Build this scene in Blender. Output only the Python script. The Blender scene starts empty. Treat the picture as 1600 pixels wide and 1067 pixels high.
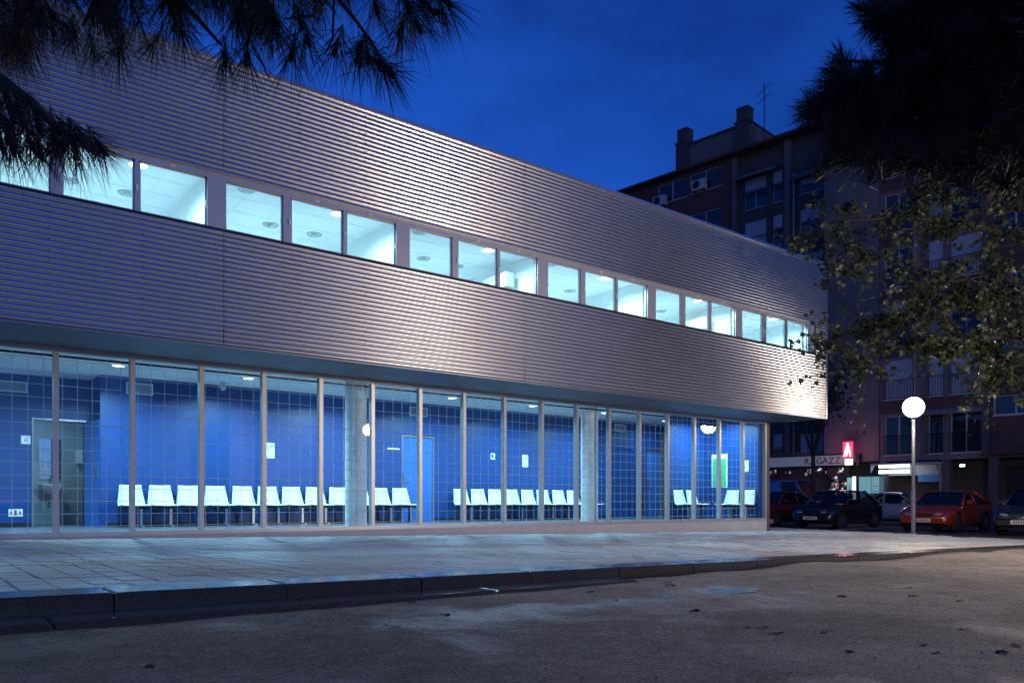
import bpy, math, random
from mathutils import Vector, Matrix, noise as mnoise
R = math.radians
random.seed(7)
scn = bpy.context.scene
col = scn.collection

# ------------------------------------------------------------------ camera
PHI = R(38.2); CP, SP = math.cos(PHI), math.sin(PHI)
CAM = Vector((0, -12.78, 0.47))
cd = bpy.data.cameras.new('camera'); cam = bpy.data.objects.new('camera', cd); col.objects.link(cam)
cd.sensor_width = 36; cd.lens = 28; cd.shift_y = 0.1566
cd.clip_start = 0.05; cd.clip_end = 3000
cam.location = CAM; cam.rotation_euler = (R(90), 0, -PHI)
scn.camera = cam

# ------------------------------------------------------------------ sky at dusk
SKY_STRENGTH = 0.19
w = bpy.data.worlds.new('World'); scn.world = w; w.use_nodes = True
nt = w.node_tree; nt.nodes.clear()
out = nt.nodes.new('ShaderNodeOutputWorld'); bg = nt.nodes.new('ShaderNodeBackground')
sky = nt.nodes.new('ShaderNodeTexSky'); sky.sky_type = 'NISHITA'; sky.sun_disc = False
sky.sun_elevation = R(5.5); sky.sun_rotation = R(200); sky.ozone_density = 6.0; sky.air_density = 1.0; sky.dust_density = 0.6
tint = nt.nodes.new('ShaderNodeMix'); tint.data_type = 'RGBA'; tint.blend_type = 'MULTIPLY'; tint.inputs[0].default_value = 1
tc = nt.nodes.new('ShaderNodeTexCoord'); mp = nt.nodes.new('ShaderNodeMapping'); mp.inputs['Scale'].default_value = (1, 1, 2.2)
ns = nt.nodes.new('ShaderNodeTexNoise'); ns.inputs['Scale'].default_value = 3.2; ns.inputs['Detail'].default_value = 6; ns.inputs['Roughness'].default_value = 0.55
rp = nt.nodes.new('ShaderNodeValToRGB')
rp.color_ramp.elements[0].position = .38; rp.color_ramp.elements[0].color = (0.28, 0.36, 0.77, 1)
rp.color_ramp.elements[1].position = .62; rp.color_ramp.elements[1].color = (0.47, 0.58, 1.13, 1)
nt.links.new(tc.outputs['Generated'], mp.inputs['Vector']); nt.links.new(mp.outputs[0], ns.inputs['Vector'])
nt.links.new(ns.outputs['Fac'], rp.inputs[0])
nt.links.new(sky.outputs[0], tint.inputs[6]); nt.links.new(rp.outputs[0], tint.inputs[7])
nt.links.new(tint.outputs[2], bg.inputs['Color']); bg.inputs['Strength'].default_value = SKY_STRENGTH
nt.links.new(bg.outputs[0], out.inputs[0])
vs = scn.view_settings; vs.view_transform = 'Standard'; vs.look = 'None'; vs.exposure = 0.0; vs.gamma = 1.0; vs.use_curve_mapping = False
scn.cycles.use_denoising = True
scn.cycles.max_bounces = 10; scn.cycles.transparent_max_bounces = 24; scn.cycles.sample_clamp_indirect = 6.0

def W(px, py, z):                       # a point of the place: direction of sight and metres away
    u = (px - 800) / 1244.4; v = (784 - py) / 1244.4
    return Vector((CAM.x + z * (SP + u * CP), CAM.y + z * (CP - u * SP), CAM.z + z * v))

# ------------------------------------------------------------------ helpers
class MB:
    def __init__(s): s.v = []; s.f = []
    def add(s, vs, fs):
        n = len(s.v); s.v += [tuple(p) for p in vs]; s.f += [tuple(n + i for i in q) for q in fs]; return s
    def box(s, x0, x1, y0, y1, z0, z1):
        return s.add([(x0,y0,z0),(x1,y0,z0),(x1,y1,z0),(x0,y1,z0),(x0,y0,z1),(x1,y0,z1),(x1,y1,z1),(x0,y1,z1)],
              [(3,2,1,0),(4,5,6,7),(0,1,5,4),(1,2,6,5),(2,3,7,6),(3,0,4,7)])
    def bbox(s, x0, x1, y0, y1, z0, z1, b):            # box with chamfered top edges
        return s.add([(x0,y0,z0),(x1,y0,z0),(x1,y1,z0),(x0,y1,z0),(x0,y0,z1-b),(x1,y0,z1-b),(x1,y1,z1-b),(x0,y1,z1-b),
                      (x0+b,y0+b,z1),(x1-b,y0+b,z1),(x1-b,y1-b,z1),(x0+b,y1-b,z1)],
              [(0,1,5,4),(1,2,6,5),(2,3,7,6),(3,0,4,7),(4,5,9,8),(5,6,10,9),(6,7,11,10),(7,4,8,11),(8,9,10,11)])
    def tube(s, pts, rs, n=8, cap=True):
        pts = [Vector(p) for p in pts]
        if not hasattr(rs, '__len__'): rs = [rs] * len(pts)
        base = len(s.v); prev = None
        for i, p in enumerate(pts):
            d = (pts[min(i+1, len(pts)-1)] - pts[max(i-1, 0)])
            d = d.normalized() if d.length > 1e-9 else Vector((0,0,1))
            a = d.cross(Vector((0,0,1)) if abs(d.z) < .95 else Vector((1,0,0))).normalized()
            if prev is not None:
                a2 = prev - d * prev.dot(d)
                if a2.length > 1e-4: a = a2.normalized()
            prev = a; b = d.cross(a)
            for k in range(n):
                t = 2 * math.pi * k / n
                s.v.append(tuple(p + (a * math.cos(t) + b * math.sin(t)) * rs[i]))
        for i in range(len(pts) - 1):
            for k in range(n):
                q = base + i * n
                s.f.append((q + k, q + (k+1) % n, q + n + (k+1) % n, q + n + k))
        if cap:
            s.f.append(tuple(base + k for k in range(n))[::-1]); q = base + (len(pts)-1) * n
            s.f.append(tuple(q + k for k in range(n)))
        return s
    def lathe(s, c, prof, n=24):                        # prof of (r, z)
        base = len(s.v)
        for r, z in prof:
            for k in range(n):
                t = 2 * math.pi * k / n; s.v.append((c[0] + r * math.cos(t), c[1] + r * math.sin(t), c[2] + z))
        for i in range(len(prof) - 1):
            for k in range(n):
                q = base + i * n; s.f.append((q + k, q + (k+1) % n, q + n + (k+1) % n, q + n + k))
        return s
    def prism_x(s, prof, x0, x1):                       # prof of (y, z), closed
        n = len(prof)
        s.add([(x0, y, z) for y, z in prof] + [(x1, y, z) for y, z in prof],
              [tuple(range(n))[::-1], tuple(range(n, 2*n))] + [(i, (i+1) % n, n + (i+1) % n, n + i) for i in range(n)]); return s
    def build(s, name, m, parent=None, smooth=False, loc=None, rot=None):
        me = bpy.data.meshes.new(name); me.from_pydata(s.v, [], s.f); me.update()
        if smooth: me.polygons.foreach_set('use_smooth', [True] * len(me.polygons))
        if m is not None: me.materials.append(m)
        o = bpy.data.objects.new(name, me); col.objects.link(o)
        if parent is not None: o.parent = parent
        if loc is not None: o.location = loc
        if rot is not None: o.rotation_euler = rot
        return o

def mesh_obj(name, me, parent=None, loc=(0,0,0), rot=(0,0,0), sc=None):
    o = bpy.data.objects.new(name, me); col.objects.link(o); o.parent = parent
    o.location = loc; o.rotation_euler = rot
    if sc: o.scale = sc
    return o
def tag(o, label=None, cat=None, group=None, kind=None):
    if label: o['label'] = label
    if cat: o['category'] = cat
    if group: o['group'] = group
    if kind: o['kind'] = kind
    return o
def empty(name, loc=(0,0,0), rz=0, label=None, cat=None, group=None):
    o = bpy.data.objects.new(name, None); col.objects.link(o); o.location = loc; o.rotation_euler = (0,0,rz)
    o.empty_display_size = .2
    return tag(o, label, cat, group)
def copy_tree(o, parent=None):
    c = o.copy(); col.objects.link(c); c.parent = parent
    if o.data is not None and o.type == 'LIGHT': c.data = o.data
    for ch in list(o.children): copy_tree(ch, c)
    return c
def text_obj(name, body, size, m, parent, loc, rot, depth=.01, sx=1.0):
    cu = bpy.data.curves.new(name, 'FONT'); cu.body = body; cu.size = size; cu.extrude = depth; cu.align_x = 'LEFT'; cu.space_character = 1.0
    t = bpy.data.objects.new(name, cu); col.objects.link(t)
    bpy.context.view_layer.update()
    me = bpy.data.meshes.new_from_object(t.evaluated_get(bpy.context.evaluated_depsgraph_get()))
    bpy.data.objects.remove(t); me.name = name; me.materials.clear(); me.materials.append(m)
    return mesh_obj(name, me, parent, loc, rot, (sx, 1, 1))

def mat(name, c, rough=.6, metal=0., var=0., vscale=6., bump=0., bscale=40., emit=None, estr=0., rvar=0., aniso=False, coat=0.):
    m = bpy.data.materials.new(name); m.use_nodes = True; t = m.node_tree; b = t.nodes['Principled BSDF']
    b.inputs['Base Color'].default_value = (*c, 1); b.inputs['Roughness'].default_value = rough; b.inputs['Metallic'].default_value = metal
    if coat: b.inputs['Coat Weight'].default_value = coat; b.inputs['Coat Roughness'].default_value = .06
    tcn = t.nodes.new('ShaderNodeTexCoord')
    if var or rvar:
        n = t.nodes.new('ShaderNodeTexNoise'); n.inputs['Scale'].default_value = vscale; n.inputs['Detail'].default_value = 5
        t.links.new(tcn.outputs['Object'], n.inputs['Vector'])
        if var:
            r = t.nodes.new('ShaderNodeValToRGB')
            r.color_ramp.elements[0].position = .3; r.color_ramp.elements[0].color = (*[x * (1 - var) for x in c], 1)
            r.color_ramp.elements[1].position = .7; r.color_ramp.elements[1].color = (*[min(1, x * (1 + var)) for x in c], 1)
            t.links.new(n.outputs['Fac'], r.inputs[0]); t.links.new(r.outputs[0], b.inputs['Base Color'])
        if rvar:
            mr = t.nodes.new('ShaderNodeMapRange'); mr.inputs[1].default_value = .3; mr.inputs[2].default_value = .7
            mr.inputs[3].default_value = max(.02, rough - rvar); mr.inputs[4].default_value = min(1, rough + rvar)
            t.links.new(n.outputs['Fac'], mr.inputs[0]); t.links.new(mr.outputs[0], b.inputs['Roughness'])
    if bump:
        n2 = t.nodes.new('ShaderNodeTexNoise'); n2.inputs['Scale'].default_value = bscale; n2.inputs['Detail'].default_value = 6
        t.links.new(tcn.outputs['Object'], n2.inputs['Vector'])
        bp = t.nodes.new('ShaderNodeBump'); bp.inputs['Strength'].default_value = bump; bp.inputs['Distance'].default_value = .02
        t.links.new(n2.outputs['Fac'], bp.inputs['Height']); t.links.new(bp.outputs[0], b.inputs['Normal'])
    if emit:
        b.inputs['Emission Color'].default_value = (*emit, 1); b.inputs['Emission Strength'].default_value = estr
    return m
def glass(name, tint=(.9,.96,1), f0=.04, rough=0.0):
    """thin pane: clear, with Schlick reflection that grows at grazing angles"""
    m = bpy.data.materials.new(name); m.use_nodes = True; t = m.node_tree; t.nodes.clear()
    o = t.nodes.new('ShaderNodeOutputMaterial'); mx = t.nodes.new('ShaderNodeMixShader'); tr = t.nodes.new('ShaderNodeBsdfTransparent')
    gl = t.nodes.new('ShaderNodeBsdfGlossy'); lw = t.nodes.new('ShaderNodeLayerWeight'); lw.inputs[0].default_value = .5
    pw = t.nodes.new('ShaderNodeMath'); pw.operation = 'POWER'; pw.inputs[1].default_value = 5
    ma = t.nodes.new('ShaderNodeMath'); ma.operation = 'MULTIPLY_ADD'; ma.inputs[1].default_value = 1 - f0; ma.inputs[2].default_value = f0
    tr.inputs[0].default_value = (*tint, 1); gl.inputs['Roughness'].default_value = rough
    t.links.new(lw.outputs['Facing'], pw.inputs[0]); t.links.new(pw.outputs[0], ma.inputs[0]); t.links.new(ma.outputs[0], mx.inputs[0])
    t.links.new(tr.outputs[0], mx.inputs[1]); t.links.new(gl.outputs[0], mx.inputs[2])
    t.links.new(mx.outputs[0], o.inputs[0]); return m
def emis(name, c, s):
    m = bpy.data.materials.new(name); m.use_nodes = True; t = m.node_tree; t.nodes.clear()
    o = t.nodes.new('ShaderNodeOutputMaterial'); e = t.nodes.new('ShaderNodeEmission')
    e.inputs[0].default_value = (*c, 1); e.inputs[1].default_value = s; t.links.new(e.outputs[0], o.inputs[0]); return m

M = dict(
    alu = mat('corrugated_aluminium', (.60,.565,.55), .30, .96, var=.03, vscale=1.4),
    flash = mat('flashing_metal', (.55,.56,.6), .3, .9),
    frame = mat('frame_aluminium', (.50,.48,.48), .42, .55, var=.04),
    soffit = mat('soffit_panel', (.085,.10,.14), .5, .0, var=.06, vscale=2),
    plinth = mat('plinth_paint', (.46,.43,.43), .6, var=.08, vscale=2.5, bump=.05),
    roof = mat('roof_membrane', (.2,.2,.2), .8),
    white = mat('white_paint', (.80,.82,.82), .6, var=.02),
    blue = mat('blue_wall_paint', (.004,.047,.205), .42, var=.05, vscale=1.2),
    blue_door = mat('blue_door_paint', (.03,.14,.48), .35, var=.03),
    ceil = mat('ceiling_tile', (.78,.80,.80), .8, var=.03),
    floor = mat('dark_vinyl', (.10,.10,.12), .3, var=.1),
    ufloor = mat('pale_vinyl', (.62,.64,.64), .4),
    conc = mat('concrete_column', (.80,.81,.81), .75, var=.16, vscale=5, bump=.2, bscale=22),
    seat = mat('seat_shell', (.72,.78,.72), .38, var=.02),
    steel = mat('steel', (.55,.57,.6), .28, 1.),
    dark = mat('dark_metal', (.02,.02,.025), .4, .3),
    rod = mat('grille_wire', (.55,.64,.68), .4, .3),
    grey = mat('grey_door', (.42,.46,.48), .5),
    wcwall = mat('grey_tile_wall', (.36,.42,.46), .35),
    paper = mat('paper', (.78,.82,.80), .8),
    ink = mat('ink', (.02,.02,.03), .7),
    redink = mat('red_print', (.45,.03,.03), .6),
    green = mat('green_poster_print', (.05,.42,.16), .6, var=.25, vscale=22),
    glass = glass('clear_glass', (.93,.98,1)), upglass = glass('window_glass', (.95,.99,1)),
    kerb = mat('granite_kerb', (.05,.045,.043), .17, var=.3, vscale=60, bump=.06, bscale=120),
    step = mat('step_stone', (.055,.05,.05), .17, var=.3, vscale=50, bump=.06, bscale=110),
    asphalt = mat('asphalt', (.035,.035,.04), .7, var=.3, vscale=9, bump=.4, bscale=90),
    line = mat('road_paint', (.55,.55,.55), .7, var=.2, vscale=12),
    brick = mat('dark_red_brick', (.12,.055,.05), .85, var=.2, vscale=3, bump=.25, bscale=30),
    render = mat('grey_render', (.19,.15,.15), .85, var=.12, vscale=1.5, bump=.15, bscale=30),
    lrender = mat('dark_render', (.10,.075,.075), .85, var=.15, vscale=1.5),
    fwhite = mat('white_window_frame', (.52,.54,.58), .5),
    shutter = mat('roller_blind', (.42,.44,.50), .6, var=.05),
    room = mat('dim_room', (.05,.05,.06), .9),
    curtain = mat('curtain', (.34,.29,.24), .9, var=.2, vscale=9),
    aglass = glass('apartment_glass', (.55,.6,.65), .09),
    rail = mat('railing_iron', (.015,.015,.02), .5, .4),
    tile = mat('roof_tile', (.10,.055,.045), .85, var=.2),
    acw = mat('ac_casing', (.50,.52,.54), .5),
    bark = mat('pine_bark', (.045,.032,.026), .95, var=.35, vscale=8, bump=.8, bscale=18),
    pbark = mat('plane_bark', (.028,.025,.021), .9, var=.35, vscale=5, bump=.3, bscale=14),
    needle = mat('pine_needle', (.014,.013,.009), .75, var=.3, vscale=2.),
    tyre = mat('tyre', (.012,.012,.013), .85),
    alloy = mat('wheel_metal', (.28,.29,.30), .35, .9),
    cglass = glass('car_glass', (.32,.36,.40), .05),
    trim = mat('black_trim', (.012,.012,.014), .5),
    hlamp = mat('headlamp', (.55,.58,.62), .08, .75),
    tlamp = mat('tail_lamp', (.40,.015,.012), .15, coat=.6),
    plate = mat('number_plate', (.62,.62,.62), .5),
    water = mat('puddle_water', (.03,.026,.022), .22, bump=.4, bscale=14),
    leafl = mat('dry_leaf', (.07,.05,.03), .8, var=.3, vscale=20),
    rubber = mat('canvas', (.16,.15,.16), .85),
)
# ---- surfaces that need their own nodes
def dirt_mat():
    m = bpy.data.materials.new('packed_dirt'); m.use_nodes = True; t = m.node_tree; b = t.nodes['Principled BSDF']
    tcn = t.nodes.new('ShaderNodeTexCoord'); N = t.nodes.new; K = t.links.new
    def nz(scale, det=6, ro=.55, dist=0.):
        n = N('ShaderNodeTexNoise'); n.inputs['Scale'].default_value = scale; n.inputs['Detail'].default_value = det
        n.inputs['Roughness'].default_value = ro; n.inputs['Distortion'].default_value = dist
        K(tcn.outputs['Object'], n.inputs['Vector']); return n
    def mixf(f, x, y):
        q = N('ShaderNodeMix'); q.data_type = 'FLOAT'; q.inputs[0].default_value = f; K(x, q.inputs[2]); K(y, q.inputs[3]); return q.outputs[0]
    a = nz(.7, 8, .62, .8); g = nz(6, 10, .78, .3); f = nz(55, 6, .8)
    v = mixf(.5, a.outputs['Fac'], g.outputs['Fac']); v = mixf(.52, v, f.outputs['Fac'])
    r = N('ShaderNodeValToRGB'); e = r.color_ramp.elements
    e[0].position = .40; e[0].color = (.07,.055,.048,1); e[1].position = .60; e[1].color = (.43,.36,.315,1)
    x = e.new(.5); x.color = (.215,.178,.157,1)
    K(v, r.inputs[0]); K(r.outputs[0], b.inputs['Base Color'])
    # damp places: scattered, and one long damp tongue below the step
    mp_ = N('ShaderNodeMapping'); mp_.inputs['Location'].default_value = (-3.1, 9.05, 0); mp_.vector_type = 'POINT'
    K(tcn.outputs['Object'], mp_.inputs['Vector'])
    rt = N('ShaderNodeMapping'); rt.inputs['Rotation'].default_value = (0, 0, R(20)); rt.inputs['Scale'].default_value = (.48, 2.6, 0); K(mp_.outputs[0], rt.inputs['Vector'])
    ln = N('ShaderNodeVectorMath'); ln.operation = 'LENGTH'; K(rt.outputs[0], ln.inputs[0])
    el = N('ShaderNodeMapRange'); el.inputs[1].default_value = .3; el.inputs[2].default_value = 1.1; el.inputs[3].default_value = .11; el.inputs[4].default_value = 0; K(ln.outputs['Value'], el.inputs[0])
    wet = nz(.9, 7, .62, .6); ad0 = N('ShaderNodeMath'); ad0.operation = 'ADD'; K(wet.outputs['Fac'], ad0.inputs[0]); K(el.outputs[0], ad0.inputs[1])
    def rng(lo, hi, o0, o1):
        q = N('ShaderNodeMapRange'); q.inputs[1].default_value = lo; q.inputs[2].default_value = hi; q.inputs[3].default_value = o0; q.inputs[4].default_value = o1; K(ad0.outputs[0], q.inputs[0]); return q.outputs[0]
    K(rng(.56, .70, .9, .36), b.inputs['Roughness'])
    h = mixf(.45, g.outputs['Fac'], f.outputs['Fac'])
    bp = N('ShaderNodeBump'); bp.inputs['Distance'].default_value = .05; K(rng(.56, .66, .9, .22), bp.inputs['Strength'])
    K(h, bp.inputs['Height']); K(bp.outputs[0], b.inputs['Normal']); return m
M['dirt'] = dirt_mat()
def paver_mat():
    m = bpy.data.materials.new('grey_paver'); m.use_nodes = True; t = m.node_tree; b = t.nodes['Principled BSDF']
    ge = t.nodes.new('ShaderNodeNewGeometry')
    n = t.nodes.new('ShaderNodeTexNoise'); n.inputs['Scale'].default_value = .55; n.inputs['Detail'].default_value = 6; n.inputs['Distortion'].default_value = .5
    t.links.new(ge.outputs['Position'], n.inputs['Vector'])
    r = t.nodes.new('ShaderNodeValToRGB'); e = r.color_ramp.elements
    e[0].position = .36; e[0].color = (.40,.30,.26,1); e[1].position = .56; e[1].color = (.50,.495,.50,1)
    t.links.new(n.outputs['Fac'], r.inputs[0])
    n2 = t.nodes.new('ShaderNodeTexNoise'); n2.inputs['Scale'].default_value = 28; n2.inputs['Detail'].default_value = 6; n2.inputs['Roughness'].default_value = .7
    t.links.new(ge.outputs['Position'], n2.inputs['Vector'])
    ri = t.nodes.new('ShaderNodeMath'); ri.operation = 'MULTIPLY_ADD'; ri.inputs[1].default_value = .2
    t.links.new(ge.outputs['Random Per Island'], ri.inputs[0])
    mr = t.nodes.new('ShaderNodeMapRange'); mr.inputs[1].default_value = .3; mr.inputs[2].default_value = .7; mr.inputs[3].default_value = .62; mr.inputs[4].default_value = 1.0
    t.links.new(n2.outputs['Fac'], mr.inputs[0]); t.links.new(mr.outputs[0], ri.inputs[2])
    mx = t.nodes.new('ShaderNodeMix'); mx.data_type = 'RGBA'; mx.blend_type = 'MULTIPLY'; mx.inputs[0].default_value = 1
    t.links.new(r.outputs[0], mx.inputs[6]); t.links.new(ri.outputs[0], mx.inputs[7]); t.links.new(mx.outputs[2], b.inputs['Base Color'])
    mr2 = t.nodes.new('ShaderNodeMapRange'); mr2.inputs[1].default_value = .35; mr2.inputs[2].default_value = .65; mr2.inputs[3].default_value = .62; mr2.inputs[4].default_value = .44
    t.links.new(n.outputs['Fac'], mr2.inputs[0]); t.links.new(mr2.outputs[0], b.inputs['Roughness'])
    bp = t.nodes.new('ShaderNodeBump'); bp.inputs['Strength'].default_value = .35; bp.inputs['Distance'].default_value = .01
    t.links.new(n2.outputs['Fac'], bp.inputs['Height']); t.links.new(bp.outputs[0], b.inputs['Normal']); return m
M['paver'] = paver_mat()
M['joint'] = mat('joint_sand', (.07,.062,.058), .95, var=.2, vscale=20)
def leaf_mat(name, c):
    m = bpy.data.materials.new(name); m.use_nodes = True; t = m.node_tree; t.nodes.clear()
    o = t.nodes.new('ShaderNodeOutputMaterial'); mx = t.nodes.new('ShaderNodeMixShader'); mx.inputs[0].default_value = .3
    b = t.nodes.new('ShaderNodeBsdfPrincipled'); b.inputs['Roughness'].default_value = .42; tl = t.nodes.new('ShaderNodeBsdfTranslucent')
    ge = t.nodes.new('ShaderNodeNewGeometry'); r = t.nodes.new('ShaderNodeValToRGB')
    r.color_ramp.elements[0].color = (*[x * .6 for x in c], 1); r.color_ramp.elements[1].color = (*[x * 1.5 for x in c], 1)
    t.links.new(ge.outputs['Random Per Island'], r.inputs[0]); t.links.new(r.outputs[0], b.inputs['Base Color']); t.links.new(r.outputs[0], tl.inputs[0])
    t.links.new(b.outputs[0], mx.inputs[1]); t.links.new(tl.outputs[0], mx.inputs[2]); t.links.new(mx.outputs[0], o.inputs[0]); return m
M['leaf'] = leaf_mat('plane_leaf', (.036,.046,.02))
M['leafdark'] = leaf_mat('street_leaf', (.028,.034,.016))

def globe_mat():                                   # opal glass: glows and lets the bulb's light through
    m = emis('globe_glow', (1., .93, .80), 5.); t = m.node_tree; o_ = [n for n in t.nodes if n.type == 'OUTPUT_MATERIAL'][0]; e_ = [n for n in t.nodes if n.type == 'EMISSION'][0]
    tr = t.nodes.new('ShaderNodeBsdfTransparent'); ad = t.nodes.new('ShaderNodeAddShader')
    t.links.new(e_.outputs[0], ad.inputs[0]); t.links.new(tr.outputs[0], ad.inputs[1]); t.links.new(ad.outputs[0], o_.inputs[0]); return m
M['globe'] = globe_mat()
# ------------------------------------------------------------------ light levels (lamps are built further down)
LOW_W = 130; UP_W = 60; COOL = (.42, .80, 1.0); COOL_UP = (.46, .83, 1.0)
GLOBE_W = 240.; PLAZA_W = 1750.; WARM = (1.0, .84, .68)

# ================================================================== SETTING
SL = .0156
def pz(x): return -.02 - SL * x                    # pavement height
def dz(x, y):
    b = -.155 - .0077 * max(-10, min(18, x))
    d = max(0., min(1., (x - 18.5) / 2.5)); b = b * (1 - d) + (-.60) * d
    if y > -8.0: b = -.75
    else:
        n = mnoise.noise(Vector((x * .45, y * .45, 3.1))) * .022 + mnoise.noise(Vector((x * 1.7, y * 1.7, 1.7))) * .008 + mnoise.noise(Vector((x * 6, y * 6, .7))) * .003
        b += n * (1 - d)
        k = max(0., 1 - (-8.0 - y) / 1.1)             # heaped against the kerb beyond the step
        if x > 4.6: b += .035 * k * min(1, (x - 4.6) / .8) * (0.6 + mnoise.noise(Vector((x * .9, 5.5, 0))))
    return b
def axis(lo, hi, st): 
    n = int(round((hi - lo) / st)); return [lo + (hi - lo) * i / n for i in range(n + 1)]
xs = [-400, -150, -60, -25, -12] + axis(-8, 21, .11) + [24, 30, 45, 80, 200, 500]
ys = [-400, -150, -60, -30] + axis(-19, -8.02, .11) + [-7.95, -7, 0, 10, 40, 120, 400]
g = MB(); g.v = [(x, y, dz(x, y)) for y in ys for x in xs]; nx = len(xs)
g.f = [(j*nx+i, j*nx+i+1, (j+1)*nx+i+1, (j+1)*nx+i) for j in range(len(ys)-1) for i in range(nx-1)]
ground = g.build('ground', M['dirt'], smooth=True); tag(ground, 'packed brown dirt square with damp patches in front of the kerb', kind='structure')

# gravel and crumbs lying on the dirt
gv = MB(); rnd = random.Random(3)
for i in range(9000):
    z = 2.4 + 12 * rnd.random() ** 1.6; u = rnd.uniform(-.72, .72)
    x = CAM.x + z * (SP + u * CP); y = CAM.y + z * (CP - u * SP)
    if y > -8.5 or x > 18: continue
    s = rnd.uniform(.0025, .006) * (1 if rnd.random() < .96 else 1.9); h = dz(x, y); a = rnd.uniform(0, 6.3)
    ps = [(x + s * math.cos(a + k * 2.094) * rnd.uniform(.7, 1.3), y + s * math.sin(a + k * 2.094) * rnd.uniform(.7, 1.3), h - .002) for k in range(3)]
    gv.add(ps + [(x, y, h + s * rnd.uniform(.5, 1.))], [(0,1,3), (1,2,3), (2,0,3)])
tag(gv.build('gravel', mat('gravel_stone', (.24,.205,.18), .8, var=.6, vscale=9)), 'fine gravel and crumbs scattered over the dirt', kind='stuff')

# ---- pavement with separate pavers, kerb stones and step
def edge_x(y): return 24.3 + (y - 3.4) * (6.0 / 11.3)        # street side, slanting
PY0, PY1 = -7.55, 0.0
pv = MB(); pts = [(-9, -7.9), (edge_x(-7.9), -7.9), (edge_x(9.), 9.), (19.6, 9.), (19.6, 0.02), (-9, 0.02)]
n = len(pts); pv.add([(x, y, pz(x) - .02) for x, y in pts] + [(x, y, -.8) for x, y in pts],
    [tuple(range(n))] + [(i, n + i, n + (i+1) % n, (i+1) % n) for i in range(n)])
pavement = pv.build('pavement', M['joint']); tag(pavement, 'raised pale grey paved walk along the glazed front', kind='structure')
PX, PYW = .2, .2
cells = []; row = 0; y = PY0
while y < PY1 - .05:
    y1 = min(y + PYW, PY1 - .012); xo = 0
    x = -9 + xo
    while x < 30:
        if x + PX < min(edge_x(y), edge_x(y1)) - .3: cells.append((x, y, y1))
        x += PX
    y += PYW
y = .03
while y < 8.6:
    x = 19.7
    while x < 30:
        if x + PX < edge_x(y) - .3: cells.append((x, y, y + PYW))
        x += PX
    y += PYW
def vis(c):
    d = Vector((c[0] + .1 - CAM.x, (c[1] + c[2]) / 2 - CAM.y)); z = d.x * SP + d.y * CP; l = d.x * CP - d.y * SP
    return z if z > .5 and abs(l / z) < .66 else 1e9
cells.sort(key=vis)
pm = MB().bbox(.005, PX - .005, .005, PYW - .005, -.03, 0, .005); pmo = bpy.data.meshes.new('paver'); pmo.from_pydata(pm.v, [], pm.f); pmo.materials.append(M['paver'])
rnd = random.Random(5); rest = MB(); nsep = 0; ROTP = math.atan(SL)
for x, y0, y1 in cells:
    dzv = rnd.uniform(-.004, .003)
    if nsep < 300 and abs(y1 - y0 - PYW) < 1e-3 and vis((x, y0, y1)) < 1e8:
        mesh_obj('paver', pmo, pavement, (x, y0, pz(x) + dzv), (rnd.uniform(-.004, .004), ROTP + rnd.uniform(-.004, .004), 0)); nsep += 1
    else:
        b = MB().bbox(x + .005, x + PX - .005, y0 + .005, y1 - .005, -.03, 0, .005)
        rest.add([(p[0], p[1], p[2] + pz(p[0]) + dzv) for p in b.v], b.f)
tag(rest.build('paver_field', M['paver'], pavement), kind='stuff')
x = -9.; 
while x < edge_x(-7.9) - .35:                                  # kerb stones along the dirt
    x1 = min(x + 1.0, edge_x(-7.9) - .31); j = rnd.uniform(-.004, .004)
    b = MB().bbox(x + .004, x1 - .004, -7.93 + j, -7.56, -.32, .003, .012)
    b.v = [(p[0], p[1], p[2] + pz(p[0])) for p in b.v]; b.build('kerb_stone', M['kerb'], pavement); x = x1
d = Vector((6.0, 11.3)).normalized(); nrm = Vector((-d.y, d.x)); p0 = Vector((edge_x(-7.93), -7.93)); L_ = 17.5; q = 0.
while q < L_:                                                   # kerb stones along the street
    a, b2 = p0 + d * (q + .004), p0 + d * min(q + .996, L_)
    co = [a, b2, b2 + nrm * .3, a + nrm * .3]
    k = MB(); k.add([(c.x, c.y, pz(c.x) - .3) for c in co] + [(c.x, c.y, pz(c.x) + .002) for c in co], [(4,5,6,7), (0,1,5,4), (1,2,6,5), (2,3,7,6), (3,0,4,7)])
    k.build('kerb_stone', M['kerb'], pavement); q += 1.0
x = -9.
while x < 4.8:                                                  # low step under the kerb
    x1 = min(x + 1.38, 4.87)
    b = MB().bbox(x + .004, x1 - .004, -8.27, -7.94, -.4, 0, .012)
    b.v = [(p[0], p[1], p[2] - .122 - .0100 * p[0]) for p in b.v]; b.build('step_stone', M['step'], pavement); x = x1
mh = MB().box(-.34, .34, -.17, .17, -.02, .004).build('drain_cover', M['dark'], None, loc=(19.1, -4.9, pz(19.1) + .003), rot=(0, ROTP, .4))
tag(mh, 'small dark drain cover set in the paving in front of the globe lamp', 'drain cover')

# ---- street
st = MB(); st.add([(edge_x(-60) - 20, -60, -.5), (60, -60, -.5), (60, 90, -.5), (edge_x(90), 90, -.5), (edge_x(-8) - .05, -8.4, -.5)], [(0,1,2,3,4)])
street = st.build('street', M['asphalt']); tag(street, 'dark asphalt street with parked cars', kind='structure')
for k in range(6):
    MB().box(0, 4.6, 0, .1, -.003, .004).build('bay_line', M['line'], street, loc=(26.2, 7.9 - 2.9 * k, -.495))
fp = MB().box(38.6, 60, -40, 60, -.52, -.36); tag(fp.build('far_pavement', M['kerb']), 'narrow pavement below the brick apartment block', kind='structure')

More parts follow.
